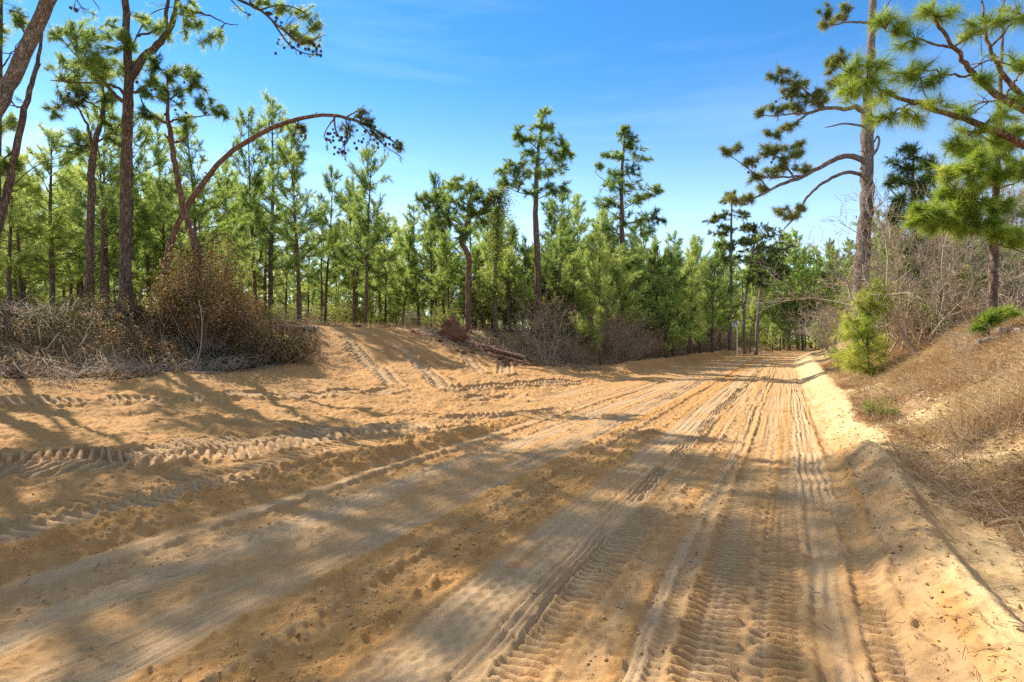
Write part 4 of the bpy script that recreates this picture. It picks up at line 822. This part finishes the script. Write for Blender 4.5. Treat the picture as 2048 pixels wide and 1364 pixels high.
thicket(12, GREY, 25.5, 40, .1, 2.5, 1.6, 3.0, "pale grey leafless shrub at the front of the thicket", "grey shrubs of the roadside thicket", "grey_shrub")
thicket(48, BROWN, 28, 80, .0, 3.2, 1.4, 3.4, "rusty brown leaved shrub low in the roadside thicket", "brown shrubs of the roadside thicket", "brown_shrub")
thicket(28, LEAFY, 29, 95, 2.6, 7, 2.2, 4.4, "green leafy bush behind the roadside thicket", "green bushes of the roadside thicket", "leafy_bush")
for i in range(24):
    s = rng.uniform(28, 85); x, y = st2xy(s, toe_(s) - rng.uniform(1.2, 5)); place_pine(YNG, x, y, rng.uniform(2.6, 5.4), "bushy pine sapling growing in the roadside thicket", "pine saplings of the thicket", "pine_sapling", "sapling")
# understorey between the plantation stems
k = 0
while k < 130:
    Y = math.sqrt(rng.uniform(22**2, 80**2)); px = rng.uniform(-40, 960); x = (px - CX) / FPX * Y; s, t = xy2st(x, Y)
    if t > toe_(s) - bw_(s) - (5.5 if 14 < s < 28 else 2) or (px < 500 and Y < 23): continue
    k += 1
    if k % 3: place_shrub(LEAFY[k % 2], x, Y, rng.uniform(1.2, 3.4), "yellow-green bush growing under the young pines", "bushes under the pines", "understorey_bush")
    else: place_shrub(BARE[k % 2], x, Y, rng.uniform(1.4, 2.6), "thin leafless bush under the young pines", "leafless bushes under the pines", "bare_shrub")
# right bank scrub
rs = [(1840, 19, 3.4, 2), (1830, 17, 2.8, 1), (1850, 16, 2.8, 0), (1800, 23, 3.6, 1), (1870, 17, 3.0, 2), (1905, 18, 3.2, 0), (1895, 16, 2.2, 1), (1925, 17, 2.4, 2), (1955, 15, 2.0, 1), (2010, 15, 1.8, 0), (2040, 14, 2.0, 1), (1860, 22, 3.2, 0), (1940, 21, 3.0, 2), (1805, 21, 3.2, 0), (1760, 25, 3.2, 0), (1985, 18, 2.6, 0), (2030, 19, 3.0, 2)]
for px, Y, h, v in rs:
    x = (px - CX) / FPX * Y; place_shrub(RSC[v], x, Y, h, "leafless brown scrub on the right bank between the two big pines", "bare scrub on the right bank", "bare_scrub")
for i_, (px, Y, h) in enumerate(((1752, 22, 5.6), (1768, 19, 4.4), (1785, 21, 5.8), (1800, 18, 5.0), (1815, 20, 6.0), (1838, 17, 4.4), (1852, 19, 5.2), (1872, 16.5, 4.2), (1888, 18, 4.8), (1910, 17, 3.8), (1930, 18, 4.4), (1958, 17, 3.4), (1778, 25, 6.2), (1825, 24, 6.0), (2015, 17, 3.4), (2040, 18, 3.8), (1742, 27, 5.4), (1795, 16, 4.6), (1860, 21, 5.8), (1900, 22, 5.6), (1945, 20, 5.0), (1975, 21, 5.0), (2000, 22, 5.2), (1822, 28, 6.8), (1765, 30, 7.0), (1880, 26, 6.4))):
    x = (px - CX) / FPX * Y; place_shrub(SAPL[i_ % 3], x, Y, h * 1.35, "thin upright leafless sapling in the scrub of the right bank", "bare saplings on the right bank", "bare_sapling", "sapling")
for px, Y, h in ((1840, 18, 1.6), (1900, 17, 1.6), (1935, 16, 1.4), (1880, 21, 2.4), (2000, 18, 1.8)):
    x = (px - CX) / FPX * Y; place_shrub(BROWN[int(Y) % 2], x, Y, h, "brown leaved scrub low on the crest of the right bank", "brown scrub on the right bank", "brown_scrub")
for px, Y, h in ((1850, 18, 3.0), (1920, 19, 3.2), (1890, 23, 4.0), (1960, 20, 2.6), (1770, 26, 3.4)):
    x = (px - CX) / FPX * Y; place_shrub(LEAFY[int(Y) % 2], x, Y, h, "dark green bush inside the scrub of the right bank", "green bushes on the right bank", "leafy_bush")
place_shrub(GREY[1], *P(1782, 690, 23)[:2], 3.6, "pale grey shrub with twigs drooping left over the road beside the lime sapling", None, "grey_shrub", lean=(0, R(-18), .4))
place_shrub(GREY[1], *P(1745, 690, 27)[:2], 4.2, "grey twiggy shrub behind the drooping one on the right road edge", None, "grey_shrub", lean=(0, R(-14), 2.4))
place_shrub(GREY[0], *P(1665, 690, 34)[:2], 3.6, "farthest grey twiggy shrub overhanging the right road edge", None, "grey_shrub")
for px, Y, h in ((1690, 30, 4.6), (1672, 36, 4.4), (1708, 26, 4.4)):
    place_shrub(GREY[1], *P(px, 690, Y)[:2], h, "grey leafless shrub on the right road edge around the lime sapling", "grey shrubs at the right road edge", "grey_shrub", lean=(0, R(-rng.uniform(4, 16)), rng.uniform(0, 6)))
place_shrub(GREY[0], *P(1923, 680, 11.5)[:2], 1.15, "small pale bare sapling standing alone on the crest of the right bank", None, "bare_sapling", "sapling")
place_shrub(LEAFY[2], *P(1690, 715, 24)[:2], 1.2, "low green bush on the right road edge beyond the lime sapling", None, "leafy_bush")
place_shrub(LEAFY[2], *P(1755, 775, 9.0)[:2], .45, "small dark green evergreen tuft in the dry grass of the right bank", None, "evergreen_tuft", "plant")
for px, Y in ((1545, 80), (1575, 92), (1600, 100), (1630, 70), (1655, 58)):
    x = (px - CX) / FPX * Y; place_pine(YNG, x, Y, rng.uniform(2.5, 4), "bright young pine bush at the edge of the far road", "young pines at the far road edge", "pine_sapling", "sapling")
for i in range(46):
    s = rng.uniform(84, 135); t = rng.choice([rng.uniform(-13, -8.6), rng.uniform(2.5, 8), rng.uniform(-8, 4)]) if s > 122 else rng.choice([rng.uniform(-13, -8.8), rng.uniform(2.8, 8)]); x, y = st2xy(s, t)
    place_shrub(LEAFY[i % 2], x, y, rng.uniform(1.8, 4.5), "green bush at the foot of the pines by the far bend", "bushes by the far bend", "leafy_bush")
# vine-covered tree in the thicket
def vine_tree():
    b = P(992, 690, 31); b[2] = float(Hxy(b[0], b[1])); g = Geo(); gl = Geo()
    pth = spline([b - [0, 0, .1], P(990, 560, 31), P(995, 460, 31), P(1000, 385, 31)], 14); tube(g, pth, np.linspace(.14, .03, 14), 8, .5, 0, .2)
    tips = []
    for i in range(90):
        a = pth[rng.integers(3, 14)]; e = a + unit(rng.normal(size=3) + [0, 0, .3]) * rng.uniform(.3, 1.0); q = spline([a, (a + e) / 2 + rng.normal(size=3) * .08, e], 4); tube(g, q, np.linspace(.015, .004, 4), 3); tips.append(q)
    T = np.concatenate(tips); leaves(gl, T[rng.integers(0, len(T), 7000)] + rng.normal(size=(7000, 3)) * .16, .05, 0)
    o = link("vine_covered_tree", None, None, tuple(b)); tag(o, "leafy vine-covered tree forming a narrow brownish green column left of the tallest pine", "tree")
    link("trunk", g.mesh("trunk", [M_BARK], b), o); link("foliage", gl.mesh("foliage", [M_SHRUB], b), o)
vine_tree()

# ------------------------------------------------------------------ brush on the left bank
BA, BB = xy2st(*ground(648, 742)[:2]), xy2st(*ground(628, 660)[:2])
def brush_end(t): return np.interp(t, [BB[1], BA[1]], [BB[0], BA[0]])
def bank_brush():
    g = Geo(); n = 105000
    s = rng.uniform(-3, 17.5, n); u = rng.random(n); toe = np.minimum(toe_(s), -14.4)
    t = toe + .55 - u * 5.2 + .5 * (vnoise(s * .7, 0 * s, 81) - .5)
    keep = s < brush_end(t) + .5 * (vnoise(t * 1.5, 0 * t, 85) - .5); s, t, u = s[keep], t[keep], u[keep]; n = len(s)
    x, y = st2xy(s, t); z = H(s, t)
    top = .12 + .62 * sst(fbm(s * .9, t * .9, 82, 4), .35, .75) * sst(u, 0, .2) * (1 - .75 * sst(u, .5, .9)); hgt = top * (rng.random(n) ** .55)
    dry = fbm(s * .5, t * .8, 84, 3); tint = np.clip(rng.normal(.52, .24, n) + 1.7 * (dry - .5) + .12, 0, 1)
    leaves(g, np.stack([x, y, z + hgt], -1), .038, 1, tint, .25)
    for i in range(2600):
        ss = rng.uniform(-3, 17); tt = min(float(toe_(ss)), -14.4) + .8 - rng.random() ** 1.3 * 5
        if ss > brush_end(tt): continue
        a = rng.uniform(0, 6.28); L = rng.uniform(.3, 1.1); x0, y0 = st2xy(ss, tt); pts = []
        for k in range(5):
            xx = x0 + math.cos(a) * L * k / 4; yy = y0 + math.sin(a) * L * k / 4; a += rng.normal(0, .4); pts.append((xx, yy, float(H(*xy2st(xx, yy))) + .05 + .5 * math.sin(k / 4 * 3.14) * rng.random() * L + .35 * rng.random() * L))
        tube(g, pts, np.linspace(.007, .003, 5), 3, .5, 0 if i % 6 else 2)
    for i in range(900):
        ss = rng.uniform(-2, 15.5); tt = min(float(toe_(ss)), -14.4) + .4 + abs(rng.normal(0, .55)); x0, y0 = st2xy(ss, tt); a = rng.uniform(0, 6.28); L = rng.uniform(.08, .6); q = []
        for k in range(4):
            xx = x0 + math.cos(a) * L * k / 3; yy = y0 + math.sin(a) * L * k / 3; a += rng.normal(0, .3); q.append((xx, yy, float(Hxy(xx, yy)) + .02 + .05 * rng.random()))
        tube(g, q, np.linspace(.006, .003, 4), 3, .5, 0)
    m = 5000; ss = rng.uniform(-2, 15.8, m); tt = np.minimum(toe_(ss), -14.4) + .2 + np.abs(rng.normal(0, .6, m)); xx, yy = st2xy(ss, tt); leaves(g, np.stack([xx, yy, H(ss, tt) + .03 + .05 * rng.random(m)], -1), .026, 1, np.clip(rng.normal(.7, .2, m), 0, 1), .5)
    tag(link("bank_undergrowth", g.mesh("bank_undergrowth", [M_TWIG, M_VINE, M_TWIGG])), "tangled brown and dark green brush covering the left bank", "undergrowth", kind='stuff')
bank_brush()
def thicket_mound(name, label, px0, py0, px1, py1, Y, n, tintm, group=None):
    c = P((px0 + px1) / 2, py1, Y); b = np.array([c[0], c[1], float(Hxy(c[0], c[1]))]); rx = (px1 - px0) / 2 * Y / FPX; hz = CAMH + (CY - py0) / FPX * Y - b[2]
    g, gl = Geo(), Geo(); tips = []
    for i in range(130):
        a = rng.uniform(0, 6.28); r0 = rng.random() * .5; e = b + np.array([math.cos(a) * rx * rng.random() ** .5, math.sin(a) * rx * .8 * rng.random() ** .5, 0]); rr = np.hypot(*(e - b)[:2]) / rx
        e[2] += hz * math.sqrt(max(.05, 1 - rr**1.6)) * rng.uniform(.45, 1.0) * (1.25 if rng.random() < .12 else 1); s0 = b + np.array([math.cos(a), math.sin(a), 0]) * r0 * rx * .6
        q = spline([s0, (s0 + e) / 2 + rng.normal(size=3) * .15, e, e + [rng.normal() * .2, rng.normal() * .2, -.15]], 7); tube(g, q, np.linspace(.013, .004, 7), 4); tips.append(q[2:])
    T = np.concatenate(tips); Q = T[rng.integers(0, len(T), n)] + rng.normal(size=(n, 3)) * .2
    leaves(gl, Q, .036, 0, np.clip(rng.normal(tintm, .25, n) + .5 * (fbm(Q[:, 0] * 1.2, Q[:, 2] * 1.2, 91, 2) - .5), 0, 1))
    o = link(name, None, None, tuple(b)); tag(o, label, "shrub", group); link("stems", g.mesh("stems", [M_TWIG], b), o); link("foliage", gl.mesh("foliage", [M_VINE], b), o)
thicket_mound("vine_thicket", "tall rounded mound of vines and brown leaves under the arching trunk", 305, 492, 525, 668, 18.2, 32000, .60)
thicket_mound("vine_thicket", "low dark vine clump in front of the two upright left pines", 150, 608, 290, 690, 17.6, 11000, .36)
thicket_mound("vine_thicket", "low brown brush mound at the right end of the left bank", 500, 662, 622, 735, 18.2, 9000, .45)
def dangling_vine():
    g = Geo(); q = spline([P(398, 600, 15.7), P(404, 640, 15.6), P(402, 690, 15.5), P(395, 720, 15.4), P(378, 752, 15.3)], 18); tube(g, q, np.linspace(.012, .009, 18), 6, .5, 0, .1)
    tag(link("hanging_vine", g.mesh("hanging_vine", [M_TWIGG])), "pale crooked vine stem hanging down the front of the tall vine mound", "vine")
dangling_vine()

# ------------------------------------------------------------------ dry grass and leaves on the right bank, straw on the left plateau
def blades(g, x, y, z, L, w, mat, lay=.8, tint=None):
    n = len(x); a = rng.uniform(0, 6.283, n); el = np.abs(rng.normal(0, 1, n)) * (1 - lay) * 1.4 + .08
    d = np.stack([np.cos(a) * np.cos(el), np.sin(a) * np.cos(el), np.sin(el)], -1); L = np.broadcast_to(L, (n,))[:, None]
    b = np.stack([x, y, z], -1); sd = unit(np.cross(d, rng.normal(size=(n, 3)))) * np.broadcast_to(w, (n,))[:, None] * .5; m = b + d * L * .55 + np.array([0, 0, .06]) * L; tip = b + d * L + np.array([0, 0, -.10]) * L + rng.normal(size=(n, 3)) * .1 * L
    V = np.stack([b - sd, b + sd, m + sd * .8, m - sd * .8, tip], 1).reshape(-1, 3); k = np.arange(n)[:, None] * 5
    t = np.repeat(rng.random(n) if tint is None else tint, 5)
    g.add(V, (k + np.array([0, 1, 2, 3])), t, mat, False)
    V2 = np.stack([m - sd * .8, m + sd * .8, tip], 1).reshape(-1, 3); g.add(V2, np.arange(3 * n).reshape(-1, 3), np.repeat(rng.random(n) if tint is None else tint, 3), mat, False)
def bank_grass():
    g = Geo(); n = 150000
    s = 2.5 + 30 * rng.random(n) ** 1.6; e = edge_(s); t = e - .05 + 6.5 * rng.random(n) ** 1.25
    dens = fbm(s * 1.1, t * 1.1, 95, 3); keep = rng.random(n) < sst(dens + .35 * sst(t - e, .3, 2.2), .38, .62); s, t, dens = s[keep], t[keep], dens[keep]
    x, y = st2xy(s, t); z = H(s, t)
    tint = np.clip(rng.normal(.42, .24, len(s)) + .9 * (fbm(s * .8, t * .8, 97, 2) - .5), 0, 1)
    blades(g, x, y, z + .01 + .05 * rng.random(len(s)), rng.uniform(.08, .36, len(s)), .0042 * (1 + .04 * s), 0, .78, tint)
    m = 3600; s = 3 + 26 * rng.random(m) ** 1.5; t = edge_(s) + .15 + 6 * rng.random(m); ok = fbm(s * 1.1, t * 1.1, 95, 3) > .42; s, t = s[ok], t[ok]; m = len(s); kk = 26
    x, y = st2xy(s, t); r_ = .05 + .1 * rng.random(m); tn = np.clip(rng.normal(.5, .25, m), 0, 1); hh = rng.uniform(.12, .5, m)
    X = np.repeat(x, kk) + rng.normal(size=m * kk) * np.repeat(r_, kk); Yv = np.repeat(y, kk) + rng.normal(size=m * kk) * np.repeat(r_, kk)
    blades(g, X, Yv, Hxy(X, Yv), np.repeat(hh, kk) * rng.uniform(.5, 1.2, m * kk), .0045, 0, .25, np.clip(np.repeat(tn, kk) + rng.normal(0, .1, m * kk), 0, 1))
    k = 24000; s = 3 + 26 * rng.random(k) ** 1.5; t = edge_(s) + .2 + 6 * rng.random(k); x, y = st2xy(s, t); leaves(g, np.stack([x, y, H(s, t) + .03 + .05 * rng.random(k)], -1), .03, 1, None, .6)
    for i in range(520):
        s = 3 + 22 * rng.random() ** 1.4; t = edge_(s) + rng.uniform(.1, 5); x0, y0 = st2xy(s, t); a = rng.uniform(0, 6.28); L = rng.uniform(.25, 1.0); z0 = float(H(s, t))
        d = np.array([math.cos(a), math.sin(a), rng.uniform(.0, .5)]); p0 = np.array([x0, y0, z0 + .03]); q = spline([p0, p0 + d * L * .5 + rng.normal(size=3) * .05, p0 + d * L], 6); q[:, 2] = np.maximum(q[:, 2], Hxy(q[:, 0], q[:, 1]) + .01); tube(g, q, np.linspace(.005, .002, 6), 3, .5, 2)
    tag(link("dry_grass", g.mesh("dry_grass", [M_GRASS, M_DRYLEAF, M_TWIGG])), "matted dry tan grass and dead leaves covering the right bank", "dry grass", kind='stuff')
bank_grass()
def straw_grass():
    g = Geo(); n = 42000; Y = np.sqrt(rng.uniform(17**2, 60**2, n)); px = rng.uniform(-60, 1000, n); x = (px - CX) / FPX * Y; s, t = xy2st(x, Y)
    ok = (t < toe_(s) - bw_(s) - 1.0 - 1.2 * ((s > 14) & (s < 28))); x, Y = x[ok], Y[ok]; z = Hxy(x, Y)
    blades(g, x, Y, z, rng.uniform(.2, .6, len(x)), .016, 0, .1, np.clip(rng.normal(.5, .25, len(x)), 0, 1))
    tag(link("straw_grass", g.mesh("straw_grass", [M_GRASS])), "tan straw grass on the floor of the pine stand", "grass", kind='stuff')
straw_grass()
def far_bank_litter():
    g = Geo(); n = 16000; s = rng.uniform(26, 90, n); t = toe_(s) + .5 - 4.5 * rng.random(n); x, y = st2xy(s, t)
    leaves(g, np.stack([x, y, H(s, t) + .25 * rng.random(n) ** 2], -1), .06, 0, None, .4)
    k = 9000; s = rng.uniform(26, 80, k); t = toe_(s) + .4 - 4 * rng.random(k); x, y = st2xy(s, t); blades(g, x, y, H(s, t), rng.uniform(.2, .6, k), .014, 1, .35)
    tag(link("bank_litter", g.mesh("bank_litter", [M_DRYLEAF, M_GRASS])), "rusty dead leaves and dry stalks under the roadside thicket", "leaf litter", kind='stuff')
far_bank_litter()

# ------------------------------------------------------------------ logs, uprooted stump, sign
def log(px, py, Y, ang, L, r, label, mat=None, z=.0, pitch=0, name="log"):
    c = P(px, py, Y); gz_ = float(Hxy(c[0], c[1])); g = Geo(); d = np.array([math.cos(ang) * math.cos(pitch), math.sin(ang) * math.cos(pitch), math.sin(pitch)])
    pts = spline([-d * L / 2, rng.normal(size=3) * .04 * L * np.array([1, 1, .3]), d * L / 2], 12); tube(g, pts, np.linspace(r, r * .75, 12) * (1 + .12 * rng.normal(size=12)), 12, .5, 0, .18, 1)
    for i in range(3):
        a = pts[rng.integers(3, 10)]; e = a + unit(rng.normal(size=3) + [0, 0, .8]) * r * 2.2; tube(g, np.stack([a, e]), np.array([r * .3, r * .15]), 6, .5, 0, .1, 1)
    o = link(name, g.mesh(name, [mat or M_LOG, M_LOGEND]), None, (c[0], c[1], gz_ + r * .7 + z)); tag(o, label, "log"); return o
log(598, 649, 22.5, .12, 1.5, .09, "pale weathered log lying on the brush at the top of the left bank", z=.1)
log(655, 660, 27, .05, 3.2, .07, "thin dark log lying along the top of the cleared ramp", M_BARK)
log(985, 676, 28.5, -.55, 3.8, .16, "long brown log slanting down from the uprooted stump", M_BARKR, pitch=-.22, z=.15)
log(1010, 690, 27.6, -.35, 2.6, .13, "second brown log half buried below the long slanting one", M_BARKR, pitch=-.2)
log(2022, 672, 11.5, .3, .8, .06, "broken grey log on the dead brush at the right edge", M_LOG, z=.15)
log(2045, 692, 10.8, 1.1, .7, .06, "short dark grey log lying below the broken one at the right edge", M_LOG, z=.05, pitch=.3)
log(1985, 656, 11.4, -.4, .5, .05, "small splintered pale wood piece beside the low green seedling", M_LOG, z=.12, pitch=.2)
def lump(c, r, seed, n=26, amp=.35):
    th = np.linspace(0, np.pi, n // 2); ph = np.linspace(0, 2 * np.pi, n, endpoint=False); TH, PH = np.meshgrid(th, ph, indexing='ij')
    k = 1 + amp * (fbm(TH * 3 + seed, PH * 2.2 * np.sin(TH) + seed * 2, seed, 4, .65) - .5) * 2
    V = np.stack([np.sin(TH) * np.cos(PH) * k, np.sin(TH) * np.sin(PH) * k, np.cos(TH) * k], -1).reshape(-1, 3) * np.asarray(r) + np.asarray(c)
    i, j = np.meshgrid(np.arange(n // 2 - 1), np.arange(n), indexing='ij'); f = np.stack([i * n + j, (i + 1) * n + j, (i + 1) * n + (j + 1) % n, i * n + (j + 1) % n], -1).reshape(-1, 4)
    return V, f
def root_ball():
    b = P(902, 690, 28.5); b[2] = float(Hxy(b[0], b[1])); o = link("uprooted_stump", None, None, tuple(b)); tag(o, "uprooted red-brown stump with a jagged dirt-covered root ball at the top of the ramp", "stump")
    g = Geo(); 
    for c, r, sd in (((0, 0, .35), (.55, .45, .5), 3), ((.35, .1, .2), (.4, .35, .3), 4), ((-.45, .05, .1), (.5, .4, .22), 5), ((.05, 0, .75), (.22, .2, .42), 6), ((-.2, -.1, .6), (.12, .12, .4), 8), ((.25, .05, .55), (.14, .13, .35), 9)):
        g.add(*lump(c, r, sd, 40, .6), .5, 0)
    link("root_ball", g.mesh("root_ball", [M_DIRT]), o)
    g = Geo()
    for i in range(34):
        d = unit(rng.normal(size=3) + [0, 0, .5]); a = np.array([0, 0, .4]) + d * .4; e = a + d * rng.uniform(.2, .55) + rng.normal(size=3) * .1; tube(g, spline([a, (a + e) / 2 + rng.normal(size=3) * .06, e], 6), np.linspace(.03, .006, 6), 5, .5, 0)
    link("roots", g.mesh("roots", [M_BARKR]), o)
    g = Geo()
    for i in range(26):
        s, t = xy2st(*(P(rng.uniform(850, 1075), 700, rng.uniform(26.2, 29))[:2])); x, y = st2xy(s, t); z = float(H(s, t)); r = rng.uniform(.06, .26); g.add(*lump((x, y, z), (r, r, r * .7), i + 7, 14), .5, 0)
    tag(link("dirt_rubble", g.mesh("dirt_rubble", [M_DIRT])), "dark lumps of root dirt spilled below the uprooted stump", "rubble", kind='stuff')
root_ball()
def verge_debris():
    g = Geo(); pth = spline(np.array([ground(*q)[:2] for q in ((850, 668), (900, 676), (960, 690), (1030, 708), (1100, 724), (1180, 742))]), 40)
    for i in range(620):
        c = pth[rng.integers(40)] + rng.normal(size=2) * np.array([.7, .9]); a = rng.uniform(0, 6.28); L = rng.uniform(.15, 1.1); q = []
        for k in range(4): xx = c[0] + math.cos(a) * L * k / 3; yy = c[1] + math.sin(a) * L * k / 3; a += rng.normal(0, .35); q.append((xx, yy, float(Hxy(xx, yy)) + .03 + .25 * rng.random() * L))
        tube(g, q, np.linspace(rng.uniform(.006, .022), .004, 4), 4, .5, 0)
    k = 3600; c = pth[rng.integers(0, 40, k)] + rng.normal(size=(k, 2)) * np.array([.8, 1.0]); leaves(g, np.stack([c[:, 0], c[:, 1], Hxy(c[:, 0], c[:, 1]) + .03 + .12 * rng.random(k)], -1), .045, 1, np.clip(rng.normal(.2, .2, k), 0, 1), .5)
    for i in range(70):
        c = pth[rng.integers(40)] + rng.normal(size=2) * np.array([.6, .7]); r = rng.uniform(.05, .2); g.add(*lump((c[0], c[1], float(Hxy(*c))), (r, r, r * .6), i + 90, 12, .5), .5, 2)
    tag(link("verge_debris", g.mesh("verge_debris", [M_TWIG, M_DRYLEAF, M_DIRT])), "ragged line of broken roots, sticks and dirt from the stump down the verge", "debris", kind='stuff')
verge_debris()
def box(g, c, d, mat=0, rot=0):
    c = np.asarray(c); d = np.asarray(d) / 2; v = np.array([(x, y, z) for x in (-1, 1) for y in (-1, 1) for z in (-1, 1)], float) * d; 
    if rot: v = v @ np.array([[math.cos(rot), math.sin(rot), 0], [-math.sin(rot), math.cos(rot), 0], [0, 0, 1]])
    g.add(v + c, [(0, 1, 3, 2), (4, 6, 7, 5), (0, 4, 5, 1), (2, 3, 7, 6), (0, 2, 6, 4), (1, 5, 7, 3)], .5, mat, False)
def sign():
    Y = 60; q = P(1470, 646, Y); b = np.array([q[0], q[1], float(Hxy(q[0], q[1]))]); o = link("roadside_sign", None, None, tuple(b)); o.rotation_euler = (0, 0, -.42)
    tag(o, "small white roadside sign with a yellow top strip on a pale post", "sign")
    zc = q[2] - b[2]; w, h = .64, .92
    g = Geo(); box(g, (0, 0, zc - .04), (w, .03, h - .16)); link("board", g.mesh("board", [M_WHITE]), o)
    g = Geo(); box(g, (0, 0, zc + h / 2 - .08), (w, .034, .16)); link("top_strip", g.mesh("top_strip", [M_YELLOW]), o)
    g = Geo()
    for (x, z, a, c) in ((-.2, .18, .07, .07), (-.04, .16, .09, .06), (-.1, .02, .06, .12), (.16, .02, .18, .06), (-.02, -.08, .06, .2), (-.14, -.16, .05, .16), (.2, -.18, .07, .16), (.1, -.12, .05, .1)): box(g, (x, -.018, zc + z), (a, .006, c))
    link("lettering", g.mesh("lettering", [M_INK]), o)
    g = Geo(); box(g, (.2, .05, (zc + h / 2) / 2 - .1), (.09, .07, zc + h / 2 - .1)); link("post", g.mesh("post", [M_WHITE]), o)
sign()
print("verts terrain", ns * ntt, "pines", cnt)
